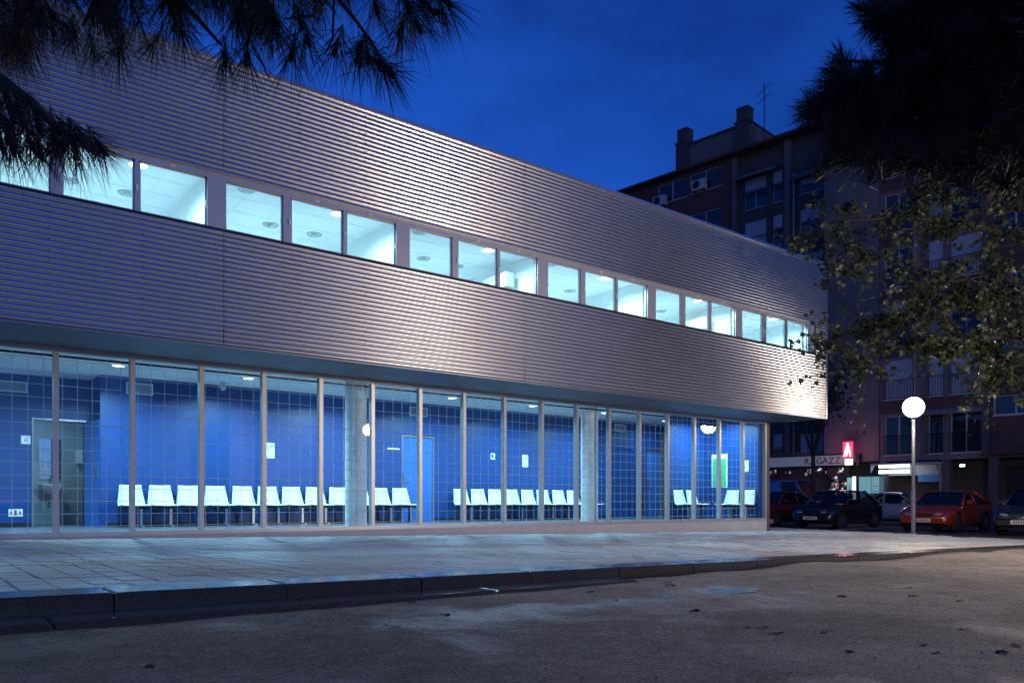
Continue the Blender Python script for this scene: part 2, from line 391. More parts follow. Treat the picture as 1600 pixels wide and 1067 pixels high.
# puddle
pu = MB(); cx, cy = 4.9, -9.12; ring = []
for k in range(28):
    t = k / 28 * 6.283; r = 1 + .45 * mnoise.noise(Vector((math.cos(t) * 2.6, math.sin(t) * 2.6, 2)))
    ring.append((cx + .36 * r * math.cos(t + .3) , cy + .15 * r * math.sin(t + .3)))
hz = max(dz(a, b) for a, b in ring) - .004
pu.add([(a, b, hz) for a, b in ring] + [(cx, cy, hz)], [(i, (i+1) % 28, 28) for i in range(28)])
tag(pu.build('puddle', M['water']), 'small bright puddle on the dirt near the end of the step', kind='structure')

# ================================================================== CLINIC BUILDING
CL = empty('clinic_building', (0,0,0), 0, 'two-storey building clad in corrugated aluminium with glazed ground floor and window strip', 'building')
XL, XR = -8.4, 19.24
CY = -1.56
PITCH = .07
def corr(x0, x1, z0, z1):
    m = MB(); n = int(round((z1 - z0) / PITCH * 10)); a = .0105
    for i in range(n + 1):
        z = z0 + (z1 - z0) * i / n; y = CY + .008 - .018 * abs(math.sin(math.pi * (z - 2.65) / PITCH)) ** .8
        m.v += [(x0, y, z), (x1, y, z)]
    m.f = [(2*i, 2*i+1, 2*i+3, 2*i+2) for i in range(n)]
    return m
SC = .5408 * 2
def panel_run(z0, z1):
    edges = [XL, -7.11, -1.70, 3.71, 9.12, 14.53, XR]
    for a, b in zip(edges[:-1], edges[1:]):
        p = corr(a + .005, b - .005, z0, z1).build('cladding_panel', M['alu'], CL, smooth=True)
        s = MB(); k = 0
        x = 3.71 + SC * math.ceil((a - 3.71) / SC) + .03
        while x < b:
            z = 2.65 + PITCH * 1.0; 
            while z < z1 - .03:
                if z > z0 + .03: s.add([(x + .008 * math.cos(t), CY - .0165, z + .008 * math.sin(t)) for t in (0, 1.05, 2.09, 3.14, 4.19, 5.24)], [tuple(range(6))[::-1]])
                z += PITCH * 2
            x += SC
        if s.v: tag(s.build('screws', M['dark'], p), kind='stuff')
panel_run(2.65, 4.265); panel_run(5.075, 6.60)
MB().box(XL, XR, CY - .03, CY + .3, 6.60, 6.66).build('roof_cap', M['flash'], CL)
MB().box(XL, XR + .002, CY - .022, CY + .02, 2.625, 2.648).build('drip_edge', mat('drip_metal', (.20,.20,.23), .45, .8), CL)
c = MB()                                                      # end face, corrugated too
for i in range(int((6.6 - 2.65) / PITCH * 8) + 1):
    z = 2.65 + i * PITCH / 8; xx = XR + .006 * math.cos(2 * math.pi * (z - 2.65) / PITCH); c.v += [(xx, CY + .012, z), (xx, 9, z)]
c.f = [(2*i, 2*i+1, 2*i+3, 2*i+2) for i in range(len(c.v)//2 - 1)]; c.build('end_cladding', M['alu'], CL, smooth=True)
MB().box(XR - .03, XR + .012, CY - .014, CY + .03, 2.65, 6.60).build('corner_trim', M['flash'], CL)
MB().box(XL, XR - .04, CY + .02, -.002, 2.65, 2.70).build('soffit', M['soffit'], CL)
MB().box(XL, XR - .05, CY + .05, 8.95, 6.2, 6.58).build('roof_slab', M['roof'], CL)
MB().box(XL, XR - .05, CY + .05, 8.95, 2.90, 3.20).build('floor_slab', M['ufloor'], CL)
MB().box(XL, XR - .05, CY + .03, CY + .12, 3.2, 4.25).build('spandrel_wall', M['white'], CL)
MB().box(XL, XR - .05, CY + .03, CY + .12, 5.10, 6.2).build('upper_spandrel', M['white'], CL)
# --- upper rooms
UC = 5.09
for x0, nm in ((-8.3, 0),):
    MB().box(XL, 18.72, CY + .125, 3.2, UC, UC + .02).build('upper_ceiling', M['ceil'], CL)
    t = MB()
    for k in range(46):
        x = -8.3 + .6 * k; t.box(x - .006, x + .006, CY + .13, 3.19, UC - .003, UC + .001)
    for k in range(8):
        y = -1.3 + .6 * k
        t.box(XL, 18.7, y - .006, y + .006, UC - .0045, UC - .001)
    t.build('ceiling_grid', mat('ceiling_joint', (.745,.765,.765), .8), CL)
    MB().box(XL, 18.72, 3.2, 3.3, 3.2, UC + .02).build('upper_back_wall', M['white'], CL)
posts = [3.62 + 2.98 * k for k in range(-4, 6)]
for k, x in enumerate(posts):
    if x < -6 or k % 2 == 0 and x > 0: pass
    MB().box(x - .05, x + .05, CY + .23, 3.2, 3.2, UC).build('partition_wall', M['white'], CL)
for x in (9.4, 15.32):
    MB().bbox(x - .20, x, -.9, -.1, 4.55, 4.83, .03).build('wall_unit', M['white'], CL)
FY = CY + .03
for k in range(len(posts) - 1):
    a, b = posts[k], posts[k+1]
    f = MB(); zb, zt, ht = 4.285, 4.915, 5.045
    f.box(a - .125 if k else XL, a + .125, FY - .005, FY + .10, 4.266, ht) if True else 0
    f.box(a + .125, b - .125, FY, FY + .09, ht - .085, ht); f.box(a + .125, b - .125, FY, FY + .09, 4.266, zb)
    f.box(a + .97, a + 1.09, FY + .004, FY + .09, zb, ht - .085); f.box(a + 1.93, a + 1.985, FY + .004, FY + .09, zb, ht - .085)
    wi = f.build('strip_window', M['frame'], CL)
    for x0, x1 in ((a + .125, a + .97), (a + 1.09, a + 1.93), (a + 1.985, b - .125)):
        MB().box(x0, x1, FY + .045, FY + .051, zb, ht - .085).build('pane', M['upglass'], wi)
        s = MB()
        for (p0_, p1_, q0, q1) in ((x0, x0 + .022, zb, ht - .085), (x1 - .022, x1, zb, ht - .085), (x0, x1, zb, zb + .018), (x0, x1, ht - .107, ht - .085)):
            s.box(p0_, p1_, FY + .028, FY + .062, q0, q1)
        s.build('sash', M['frame'], wi)
    for x0 in (a + 1.955, b - .14, a + 1.06):
        MB().box(x0 - .012, x0 + .012, FY - .018, FY - .003, 4.55, 4.63).build('handle', M['white'], wi)
    for x0 in (a + 1.5, a + 2.4):
        MB().box(x0 - .035, x0 + .035, FY - .012, FY - .002, 4.985, 5.005).build('catch', M['white'], wi)
e = posts[-1]
MB().box(e - .125, e + .10, FY - .005, FY + .1, 4.266, 5.045).build('end_post', M['frame'], CL)
MB().box(e + .10, XR - .52, FY + .0, FY + .02, 4.266, 5.045).build('end_plate', mat('pale_plate', (.62,.66,.7), .35, .3), CL)
corr(XR - .52, XR - .003, 4.266, 5.074).build('cladding_panel', M['alu'], CL, smooth=True)
MB().prism_x([(CY - .035, 5.046), (CY - .035, 5.062), (CY + .02, 5.073), (CY + .12, 5.073), (CY + .12, 5.046)], XL, XR - .525).build('head_flashing', M['flash'], CL)
MB().box(XL, XR - .525, CY - .022, FY - .006, 4.25, 4.266).build('sill_flashing', M['dark'], CL)

# --- ground floor front
mull = [18.8 - .995 * k for k in range(28)]
MB().box(mull[-1] - .03, 18.835, -.05, .05, 2.585, 2.649).build('head_frame', M['frame'], CL)
MB().box(mull[-1] - .03, 18.835, -.05, .05, -.02, .045).build('sill_frame', M['frame'], CL)
pb = MB().box(mull[-1] - .03, 18.85, -.035, .12, 0, 0)
pb.v = [(p[0], p[1], -.021 if i >= 4 else pz(p[0]) - .03) for i, p in enumerate(pb.v)]; pb.build('plinth', M['plinth'], CL)
mu = MB().box(-.034, .034, -.052, .055, .045, 2.585); mmesh = bpy.data.meshes.new('mullion'); mmesh.from_pydata(mu.v, [], mu.f); mmesh.materials.append(M['frame'])
gl = MB().box(.034, .961, -.004, .004, .045, 2.585); gmesh = bpy.data.meshes.new('pane'); gmesh.from_pydata(gl.v, [], gl.f); gmesh.materials.append(M['glass'])
gr = MB()
for j in range(14): gr.tube([(.034, .085, .12 + .182 * j), (.35, .085, .118 + .182 * j), (.961, .085, .12 + .182 * j)], .0042, 5, False)
for i in range(5): gr.tube([(.1 + .19 * i, .09, .045), (.1 + .19 * i, .09, 2.585)], .0032, 5, False)
grm = bpy.data.meshes.new('wire_grille'); grm.from_pydata(gr.v, [], gr.f); grm.materials.append(M['rod'])
for k, x in enumerate(mull):
    if x < -5: break
    mesh_obj('mullion', mmesh, CL, (x, 0, 0))
    if k:
        mesh_obj('pane', gmesh, CL, (x, 0, 0)); mesh_obj('wire_grille', grm, CL, (x, 0, 0))
MB().box(-6, 18.76, .12, .15, 2.532, 2.562).build('grille_rail', M['dark'], CL)
# --- ground floor room
MB().box(-6, 19.3, .06, 7.5, -.12, 0).build('ground_floor', M['floor'], CL)
MB().box(-6, 19.3, .06, 7.5, 2.86, 2.895).build('ground_ceiling', M['ceil'], CL)
MB().box(-6, 18.9, .055, .12, 2.655, 2.86).build('head_wall', M['white'], CL)
bw = MB()
for a, b in ((3.17, 9.66), (10.58, 16.86), (17.66, 18.18), (19.01, 19.3)): bw.box(a, b, 3.75, 3.87, 0, 2.86)
for a, b in ((9.66, 10.58), (16.86, 17.66), (18.18, 19.01)): bw.box(a, b, 3.75, 3.87, 2.08, 2.86)
bw.build('waiting_room_wall', M['blue'], CL)
MB().box(3.17, 3.29, 3.88, 4.65, 0, 2.86).build('return_wall', M['blue'], CL)
rw = MB(); rw.box(-6, 2.2, 4.65, 4.77, 0, 2.86); rw.box(3.06, 3.28, 4.652, 4.77, 0, 2.86); rw.box(2.2, 3.06, 4.65, 4.77, 2.03, 2.86)
rw.build('recess_wall', M['blue'], CL)
MB().box(16.88, 19.3, 1.75, 1.85, 0, 2.86).build('partition', M['blue'], CL)
MB().box(18.60, 18.85, .06, 1.75, 0, 2.86).build('end_wall', M['blue'], CL)
MB().box(19.22, 19.3, 1.85, 3.75, 0, 2.86).build('end_wall', M['blue'], CL)
MB().box(18.86, 18.98, -.04, 7.4, -.6, 2.649).build('outer_end_wall', M['lrender'], CL)
MB().box(-6.1, -6, 0, 7.4, 0, 2.86).build('end_wall', M['blue'], CL)
sk = MB(); sk.box(3.3, 9.6, 3.735, 3.749, 0, .08); sk.box(10.6, 16.8, 3.735, 3.749, 0, .08); sk.box(-6, 2.18, 4.635, 4.649, 0, .08); sk.build('skirting', M['dark'], CL)
for x in (.89, 6.86, 12.83):
    MB().lathe((x, .62, 0), [(.20, 0), (.20, 2.86)], 28).build('column', M['conc'], CL, smooth=True)
def door(x0, x1, y, m, hx, name='door', h=2.05, fr='steel'):
    d = MB().box(x0 + .03, x1 - .03, y + .02, y + .065, .008, h - .02).build(name, m, CL)
    f = MB().box(x0 - .01, x0 + .03, y - .015, y + .11, 0, h + .02).box(x1 - .03, x1 + .01, y - .015, y + .11, 0, h + .02).box(x0 + .03, x1 - .03, y - .015, y + .11, h - .02, h + .02)
    f.build('door_frame', M[fr], d)
    hd = MB().box(hx - .02, hx + .02, y + .005, y + .02, .92, 1.12); hd.tube([(hx, y + .01, 1.04), (hx, y - .045, 1.04), (hx + .11, y - .05, 1.035)], .011, 8); hd.build('handle', M['steel'], d)
    return d
door(9.67, 10.57, 3.76, M['blue_door'], 9.76); door(16.87, 17.65, 3.76, M['blue'], 16.95, fr='blue'); door(18.19, 19.0, 3.76, M['blue_door'], 18.3)
# washroom
wc = MB(); wc.box(1.2, 3.9, 6.6, 6.7, 0, 2.5); wc.box(1.1, 1.2, 4.78, 6.7, 0, 2.5); wc.box(3.9, 4.0, 4.78, 6.7, 0, 2.5)
wc.build('washroom_wall', M['wcwall'], CL)
MB().box(1.2, 3.9, 4.78, 6.6, 2.5, 2.54).build('washroom_ceiling', M['ceil'], CL)
f = MB().box(2.17, 2.20, 4.62, 4.80, 0, 2.06).box(3.06, 3.09, 4.62, 4.80, 0, 2.06).box(2.2, 3.06, 4.62, 4.80, 2.03, 2.06); f.build('washroom_door_frame', M['steel'], CL)
wd = MB().box(0, .80, 0, .04, .01, 2.02).build('washroom_door', M['blue_door'], CL, loc=(3.05, 4.62, 0), rot=(0, 0, R(-82)))
MB().box(.70, .76, -.03, .07, .95, 1.12).build('handle', M['steel'], wd)
# --- vents
def vent(x0, x1, y, z0, z1, m='white'):
    v = MB(); v.box(x0, x1, y - .012, y - .002, z1 - .02, z1).box(x0, x1, y - .012, y - .002, z0, z0 + .02).box(x0, x0 + .02, y - .012, y - .002, z0 + .02, z1 - .02).box(x1 - .02, x1, y - .012, y - .002, z0 + .02, z1 - .02)
    o = v.build('wall_vent', M[m], CL)
    n = 9
    for i in range(n):
        z = z0 + .03 + (z1 - z0 - .06) * i / (n - 1)
        MB().box(x0 + .02, x1 - .02, y - .010, y - .003, z - .004, z + .004).build('louvre', M['steel'], o)
vent(1.60, 2.10, 4.65, 2.52, 2.72); vent(3.62, 4.10, 3.75, 2.54, 2.76); vent(9.88, 10.38, 3.75, 2.54, 2.76); vent(16.85, 17.28, 3.75, 2.55, 2.76)

# ---- things in the rooms
def downlight(x, y, z, r, power, lit, label, grp, est):
    o = empty('ceiling_light', (x, y, z), 0, label, 'ceiling light', grp)
    MB().lathe((0, 0, 0), [(r + .025, -.001), (r + .022, -.022), (r, -.024), (r - .005, -.012)], 24).build('ring', M['white'], o, True)
    MB().add([(r * math.cos(k * .2618), r * math.sin(k * .2618), -.013) for k in range(24)], [tuple(range(24))[::-1]]).build('diffuser', emis('lamp_lens', (.80,.95,1.), est) if lit else M['paper'], o)
    if lit:
        ld = bpy.data.lights.new('ceiling_bulb', 'AREA'); ld.shape = 'DISK'; ld.size = r * 2; ld.energy = power; ld.color = COOL_UP if z > 4 else COOL; ld.spread = R(158)
        lo = bpy.data.objects.new('bulb', ld); col.objects.link(lo); lo.parent = o; lo.location = (0, 0, -.03)
    return o
for x, y in ((-2.0 , 2.38), (.6 , 2.38), (3.2 , 2.38), (5.5 , 2.38), (7.75 , 2.38), (10.2 , 2.38), (12.6 , 2.38), (15.1 , 2.38), (17.7, .9), (18.0, 2.8)):  # last one is an added light, brightening the dark corner behind the partition
    downlight(x, y, 2.86, .11, LOW_W * (.3 if y == 2.8 else 1), True, 'lit round ceiling light in the blue waiting room', 'lit waiting room ceiling lights', 14)
wl = downlight(2.5, 5.7, 2.5, .11, 10, True, 'lit round ceiling light in the small grey washroom', None, 10)
for k in range(len(posts) - 1):
    a = posts[k]
    if a < -6: continue
    downlight(a + 2.08, -1.05, UC, .12, UP_W, True, 'lit round ceiling light close behind the upper window strip', 'lit upper floor ceiling lights', 16)
    downlight(a + 1.2, 1.9, UC, .12, UP_W * 1.3, True, 'lit round ceiling light far back in an upper room', 'lit lights deep in the upper rooms', 16)
    for dx, yy in ((.58, -1.1), (1.43, .14), (2.2, .14)):
        v = empty('air_diffuser', (a + dx, yy, UC), 0, 'round unlit metal air diffuser in an upper room ceiling', 'air diffuser', 'round diffusers in the upper ceilings')
        MB().lathe((0,0,0), [(.13, -.002), (.125, -.02), (.095, -.014), (.09, -.004)], 20).build('ring', M['grey'], v, True)
        MB().lathe((0,0,0), [(.06, -.005), (.055, -.03), (.0, -.034)], 16).build('cone', M['grey'], v, True)

def seat_mesh():
    prof = [(-.43,.415,.235), (-.40,.43,.24), (-.25,.415,.243), (-.10,.405,.245), (-.03,.425,.243), (.0,.48,.238), (.035,.62,.215), (.065,.74,.198), (.075,.80,.192)]
    m = MB(); T = .016
    for y, z, wd in prof:
        m.v += [(-wd, y, z), (0, y, z - .008), (wd, y, z)]
    n = len(prof)
    for i, (y, z, wd) in enumerate(prof):
        a = prof[max(0, i-1)]; b = prof[min(n-1, i+1)]; dx, dyv = b[0]-a[0], b[1]-a[1]; l = math.hypot(dx, dyv)
        ny, nz_ = dyv / l * T, -dx / l * T
        m.v += [(-wd, y + ny, z + nz_), (0, y + ny, z + nz_ - .008), (wd, y + ny, z + nz_)]
    for i in range(n-1):
        for k in range(2):
            q = i*3 + k; m.f.append((q, q+1, q+4, q+3)); q2 = n*3 + i*3 + k; m.f.append((q2, q2+3, q2+4, q2+1))
        m.f.append((i*3, (i+1)*3, n*3+(i+1)*3, n*3+i*3)); m.f.append((i*3+2, n*3+i*3+2, n*3+(i+1)*3+2, (i+1)*3+2))
    for e_ in (0, n-1):
        for k in range(2):
            q = e_*3 + k; m.f.append((q, n*3+q, n*3+q+1, q+1) if e_ == 0 else (q, q+1, n*3+q+1, n*3+q))
    return m
sm = seat_mesh(); smesh = bpy.data.meshes.new('seat'); smesh.from_pydata(sm.v, [], sm.f); smesh.polygons.foreach_set('use_smooth', [True]*len(sm.f)); smesh.materials.append(M['seat'])
def bench(x, y, rz, ns, label, grp=None):
    o = empty('beam_bench', (x, y, 0), rz, label, 'bench', grp); p = .53
    MB().box(0, ns * p, -.24, -.17, .33, .385).build('beam', M['dark'], o)
    for i in range(ns):
        mesh_obj('seat', smesh, o, (p * (i + .5), 0, 0))
        MB().box(p * (i + .5) - .03, p * (i + .5) + .03, -.34, -.08, .375, .402).build('bracket', M['dark'], o)
    for i in range(ns):
        lx = p * (i + .5) + .12
        MB().box(lx - .025, lx + .025, -.25, -.16, .0, .34).box(lx - .025, lx + .025, -.40, -.02, 0.001, .025).build('leg', M['steel'], o)
    return o
for i, lb in enumerate(('four-seat pale bench next to the washroom recess', 'four-seat pale bench below the white notice and behind a column', 'four-seat pale bench whose end stands beside the light blue door')):
    bench(3.40 + 2.14 * i, 3.55, 0, 4, lb, 'benches along the blue wall')
for i, lb in enumerate(('three-seat pale bench below the small pictogram plate', 'three-seat pale bench below the second white notice', 'three-seat pale bench below the no-smoking sign')):
    bench(11.0 + 1.62 * i, 3.55, 0, 3, lb, 'benches along the blue wall')
bench(16.98, 1.62, 0, 2, 'pale two-seat bench against the short partition beside the green poster')
bench(18.48, 1.12, R(-90), 2, 'pale two-seat bench against the end wall under the small white notice')

def wall_sign(name, x0, x1, y, z0, z1, label, m='paper', cat='sign', marks=()):
    o = MB().box(x0, x1, y - .012, y - .001, z0, z1).build(name, M[m]); tag(o, label, cat)
    for mm, a, b, c_, d_ in marks: MB().box(a, b, y - .0145, y - .0125, c_, d_).build('print', M[mm], o)
    return o
o = wall_sign('notice', 6.36, 6.54, 3.75, 1.40, 1.73, 'white notice with a black diagonal bar above the four-seat benches')
MB().add([(6.375, 3.736, 1.56), (6.375, 3.736, 1.575), (6.525, 3.736, 1.715), (6.525, 3.736, 1.70)], [(0,1,2,3)]).build('print', M['ink'], o)
o = wall_sign('notice', 13.35, 13.55, 3.75, 1.40, 1.73, 'white notice with a black diagonal bar above the three-seat benches')
MB().add([(13.365, 3.736, 1.56), (13.365, 3.736, 1.575), (13.535, 3.736, 1.715), (13.535, 3.736, 1.70)], [(0,1,2,3)]).build('print', M['ink'], o)
wall_sign('phone_sign', 12.30, 12.44, 3.75, 1.57, 1.73, 'small pictogram plate between the light blue door and the second notice', marks=(('ink', 12.325, 12.375, 1.60, 1.71), ('ink', 12.39, 12.41, 1.59, 1.66)))
o = wall_sign('no_smoking_sign', 15.55, 15.87, 3.75, 1.75, 2.14, 'white no-smoking sign beside the second column', marks=(('ink', 15.58, 15.84, 1.78, 1.81),))
rg = MB(); 
for k in range(24):
    for r_ in (.06, .085): rg.v.append((15.71 + r_ * math.cos(k * .2618), 3.736, 1.99 + r_ * math.sin(k * .2618)))
rg.f = [(2*k, 2*k+1, (2*k+3) % 48, (2*k+2) % 48) for k in range(24)]; rg.build('ring', M['redink'], o)
MB().box(15.69, 15.73, 3.733, 3.7355, 1.95, 2.04).build('print', M['ink'], o)
al = MB().lathe((0,0,0), [(0, -.03), (.05, -.03), (.06, 0)], 18).build('alarm_button', M['acw'], None, loc=(15.82, 3.749, 1.58), rot=(R(-90), 0, 0)); tag(al, 'small round alarm button under the no-smoking sign', 'alarm')
wall_sign('name_strip', 9.28, 9.60, 3.75, 1.71, 1.745, 'thin white name strip beside the light blue door')
wall_sign('wheelchair_sign', 2.00, 2.15, 4.65, 1.56, 1.72, 'square white wheelchair sign left of the washroom door', marks=(('wcwall', 2.05, 2.10, 1.60, 1.645), ('wcwall', 2.065, 2.08, 1.645, 1.69)))
wall_sign('socket_plate', 1.80, 2.03, 4.65, .20, .34, 'white double socket plate low on the wall left of the washroom', cat='socket', marks=(('ink', 1.825, 1.855, .25, .29), ('redink', 1.89, 1.93, .22, .32), ('ink', 1.97, 2.0, .25, .29)))
def side_sign(name, y0, y1, z0, z1, label, m, cat, x=18.6):
    o = MB().box(x - .012, x - .001, y0, y1, z0, z1).build(name, M[m]); tag(o, label, cat); return o
o = side_sign('green_poster', 1.06, 1.60, .88, 1.82, 'large green poster with pale border on the end wall above the benches', 'paper', 'poster')
MB().box(18.583, 18.587, 1.10, 1.56, .90, 1.69).build('print', M['green'], o)
side_sign('small_notice', .36, .50, 1.30, 1.62, 'small white notice on the end wall above the two-seat bench', 'paper', 'sign')
dm = MB(); dm.lathe((0,0,0), [(.045, 0), (.045, -.06)], 14); dm.lathe((0,0,0), [(.07, -.06), (.065, -.12), (.035, -.16), (0, -.17)], 16)
tag(dm.build('camera_dome', M['acw'], None, True, loc=(5.3, 3.3, 2.86)), 'small pale camera dome hanging from the waiting room ceiling', 'camera')
# washroom fittings
mi = MB().box(2.55, 2.95, 6.575, 6.598, .95, 1.80).build('mirror', mat('mirror', (.8,.85,.9), .03, 1.)); tag(mi, 'tall mirror over the washroom basin', 'mirror')
bs = empty('wash_basin', (2.75, 6.6, .84), 0, 'white wash basin with tap under the washroom mirror', 'basin')
bb = MB(); bb.lathe((0, -.24, 0), [(.05, -.20), (.14, -.16), (.24, -.03), (.25, 0), (.22, .0), (.16, -.08), (.0, -.12)], 22); bb.box(-.2, .2, -.12, -.002, -.09, 0); bb.build('bowl', M['white'], bs, True)
MB().tube([(0, -.05, 0), (0, -.05, .12), (0, -.18, .12)], .014, 8).build('tap', M['steel'], bs)
MB().tube([(0, -.2, -.15), (0, -.2, -.35), (0, -.01, -.35)], .022, 8).build('waste_pipe', M['steel'], bs)
pd = MB().bbox(-.12, .12, -.11, 0, 0, .3, .02).build('towel_dispenser', M['white'], None, loc=(3.35, 6.598, 1.3)); tag(pd, 'white paper towel dispenser beside the washroom mirror', 'dispenser')

# ================================================================== LAMPS
def globe_lamp(x, y, zb, h, watt, label, r=.255):
    o = empty('globe_lamp', (x, y, zb), 0, label, 'street lamp')
    MB().tube([(0,0,-.05), (0,0,.02), (0,0,1.1), (0,0,1.13), (0,0,h - r)], [.056,.056,.054,.042,.04], 16).build('pole', mat('lamp_pole', (.16,.165,.18), .5, .4, var=.12, vscale=8), o, True)
    MB().lathe((0,0,0), [(.11, -.01), (.11, .012), (.065, .018)], 18).build('base_plate', M['steel'], o)
    MB().lathe((0,0,h - r - .03), [(.05, -.04), (.085, 0), (.09, .045), (.06, .05)], 18).build('collar', M['steel'], o, True)
    MB().lathe((0,0,h), [(max(.001, r * math.sin(t * math.pi / 18)), -r * math.cos(t * math.pi / 18)) for t in range(19)], 32).build('globe', M['globe'], o, True)
    ld = bpy.data.lights.new('globe_bulb', 'POINT'); ld.shadow_soft_size = r * .8; ld.energy = watt; ld.color = WARM
    lo = bpy.data.objects.new('bulb', ld); col.objects.link(lo); lo.parent = o; lo.location = (0, 0, h)
    return o
globe_lamp(20.5, -3.2, pz(20.5), 2.87 - pz(20.5), GLOBE_W, 'lit white globe lamp on a slim pole at the paving edge')
globe_lamp(12.8, -11.3, dz(12.8, -11.3), 3.15, PLAZA_W, 'lit globe lamp on a slim pole standing in the dirt square under the trees', .21)

# ================================================================== APARTMENT BLOCK
AR = math.atan2(-.9934, .115)
FL = 2.92; Z0 = -.5
def apt_window(root, s0, s1, z0, z1, kind, y=0, split=1):
    """one window: recessed opening filled by frame, pane(s), blind"""
    f = MB(); b = .055; d0, d1 = y + .12, y + .17
    f.box(s0, s1, d0, d1, z0, z0 + b).box(s0, s1, d0, d1, z1 - b, z1).box(s0, s0 + b, d0, d1, z0 + b, z1 - b).box(s1 - b, s1, d0, d1, z0 + b, z1 - b)
    for k in range(1, split):
        x = s0 + (s1 - s0) * k / split; f.box(x - .03, x + .03, d0 + .004, d1, z0 + b, z1 - b)
    wdw = f.build('window', M['fwhite'], root)
    MB().box(s0 + b, s1 - b, y + .142, y + .148, z0 + b, z1 - b).build('pane', M['aglass'], wdw)
    MB().box(s0 - .03, s1 + .03, y - .05, y + .119, z0 - .05, z0 - .003).build('sill', M['fwhite'], wdw)
    if kind == 'blind':
        bl = MB(); n = max(6, int((z1 - z0) / .09))
        bl.box(s0 + .02, s1 - .02, y + .085, y + .10, z0 + .02, z1 - .01); bl.build('blind', M['shutter'], wdw)
    elif kind == 'half':
        MB().box(s0 + .02, s1 - .02, y + .085, y + .10, z1 - (z1 - z0) * .42, z1 - .01).build('blind', M['shutter'], wdw)
    elif kind == 'curtain':
        c_ = MB(); n = 24
        for i in range(n + 1):
            x = s0 + b + (s1 - s0 - 2*b) * i / n; yy = y + .24 + .03 * math.sin(i * 2.1); c_.v += [(x, yy, z0 + b), (x, yy, z1 - b)]
        c_.f = [(2*i, 2*i+2, 2*i+3, 2*i+1) for i in range(n)]; c_.build('curtain', M['curtain'], wdw)
    return wdw
def railing(root, s0, s1, z0, z1, y):
    r = MB(); r.box(s0, s1, y - .02, y + .01, z1 - .03, z1).box(s0, s1, y - .02, y + .01, z0, z0 + .025)
    n = max(3, int((s1 - s0) / .13))
    for i in range(n + 1):
        x = s0 + .02 + (s1 - s0 - .04) * i / n; r.box(x - .009, x + .009, y - .014, y + .004, z0 + .025, z1 - .03)
    r.build('railing', M['rail'], root)
def wall_with_holes(root, name, m, s0, s1, z0, z1, holes, y0, y1):
    """front wall in a grid around rectangular holes (s0,s1,z0,z1)"""
    X = sorted(set([s0, s1] + [h[0] for h in holes] + [h[1] for h in holes])); Z = sorted(set([z0, z1] + [h[2] for h in holes] + [h[3] for h in holes]))
    g = MB()
    for i in range(len(X) - 1):
        run = None
        for j in range(len(Z) - 1):
            cx, cz = (X[i] + X[i+1]) / 2, (Z[j] + Z[j+1]) / 2
            solid = not any(h[0] < cx < h[1] and h[2] < cz < h[3] for h in holes)
            if solid: run = (run[0], Z[j+1]) if run else (Z[j], Z[j+1])
            if (not solid or j == len(Z) - 2) and run: g.box(X[i], X[i+1], y0, y1, *run); run = None
    return g.build(name, m, root)

AW = empty('apartment_block', (41.6, 8.2, 0), AR, 'tall brick apartment block with balcony windows standing behind the parked cars', 'building')
holes = []; wins = []
for f_ in range(8):
    zb = 2.94 + FL * f_
    kinds = ('curtain', 'curtain', 'curtain') if f_ == 0 else (('blind',)*3 if f_ in (1,) else (random.choice(['blind','half','curtain']), random.choice(['blind','half']), random.choice(['blind','half','curtain'])))
    for (a, b), kd, sp in zip(((.02, 1.43), (2.17, 2.88), (3.21, 4.62)), kinds, (2, 1, 2)):
        holes.append((a, b, zb, zb + 2.06)); wins.append((a, b, zb, zb + 2.06, kd, sp, True))
    holes.append((5.14, 7.0, zb + 1.7, zb + 2.66)); wins.append((5.14, 7.0, zb + 1.7, zb + 2.66, 'curtain', 2, False))
    holes.append((8.6, 10.4, zb + .9, zb + 2.1)); wins.append((8.6, 10.4, zb + .9, zb + 2.1, 'half', 2, False))
holes = [h for h in holes if h[3] < 22.4]; wins = [h for h in wins if h[3] < 22.4]
wall_with_holes(AW, 'bay_wall', M['render'], -.22, 5.0, 2.62, 22.6, [h for h in holes if h[0] < 5], 0, .30)
wall_with_holes(AW, 'brick_wall', M['brick'], 5.02, 22, 2.78, 22.6, [h for h in holes if h[0] > 5], -.12, .30)
MB().box(-3.2, -.24, -.06, .30, 2.66, 22.6).build('blind_wall', M['render'], AW)
for f_ in range(8):
    zb = 2.94 + FL * f_
    MB().box(-.21, 4.99, -.03, -.002, zb - .72, zb - .06).build('spandrel', M['brick'], AW) if f_ else None
for a, b, z0, z1, kd, sp, rl in wins:
    apt_window(AW, a, b, z0, z1, kd, 0 if rl else -.12, sp)
    if rl: railing(AW, a - .06, b + .06, z0 + .02, z0 + 1.02, -.05)
MB().box(-3.18, 22, .9, 1.0, 2.6, 22.5).build('room_wall', M['room'], AW)
MB().box(-3.2, 22.2, -.4, 12, 22.6, 22.9).build('roof_slab', M['lrender'], AW)
MB().box(-3.2, 22, .3, 12, 2.62, 2.78).build('first_floor_slab', M['lrender'], AW)
MB().box(-3.2, -3.1, .3, 12, 2.78, 22.6).build('side_wall', M['render'], AW)
MB().box(1.68, 1.92, -.30, -.001, 2.66, 22.6).build('pilaster', M['render'], AW)
MB().tube([(1.58, -.1, 2.7), (1.58, -.1, 22.5)], .055, 8).build('drain_pipe', M['fwhite'], AW, True)
MB().box(4.62 + .1, 5.0, -.35, -.001, 2.66, 22.6).build('pilaster', M['lrender'], AW)
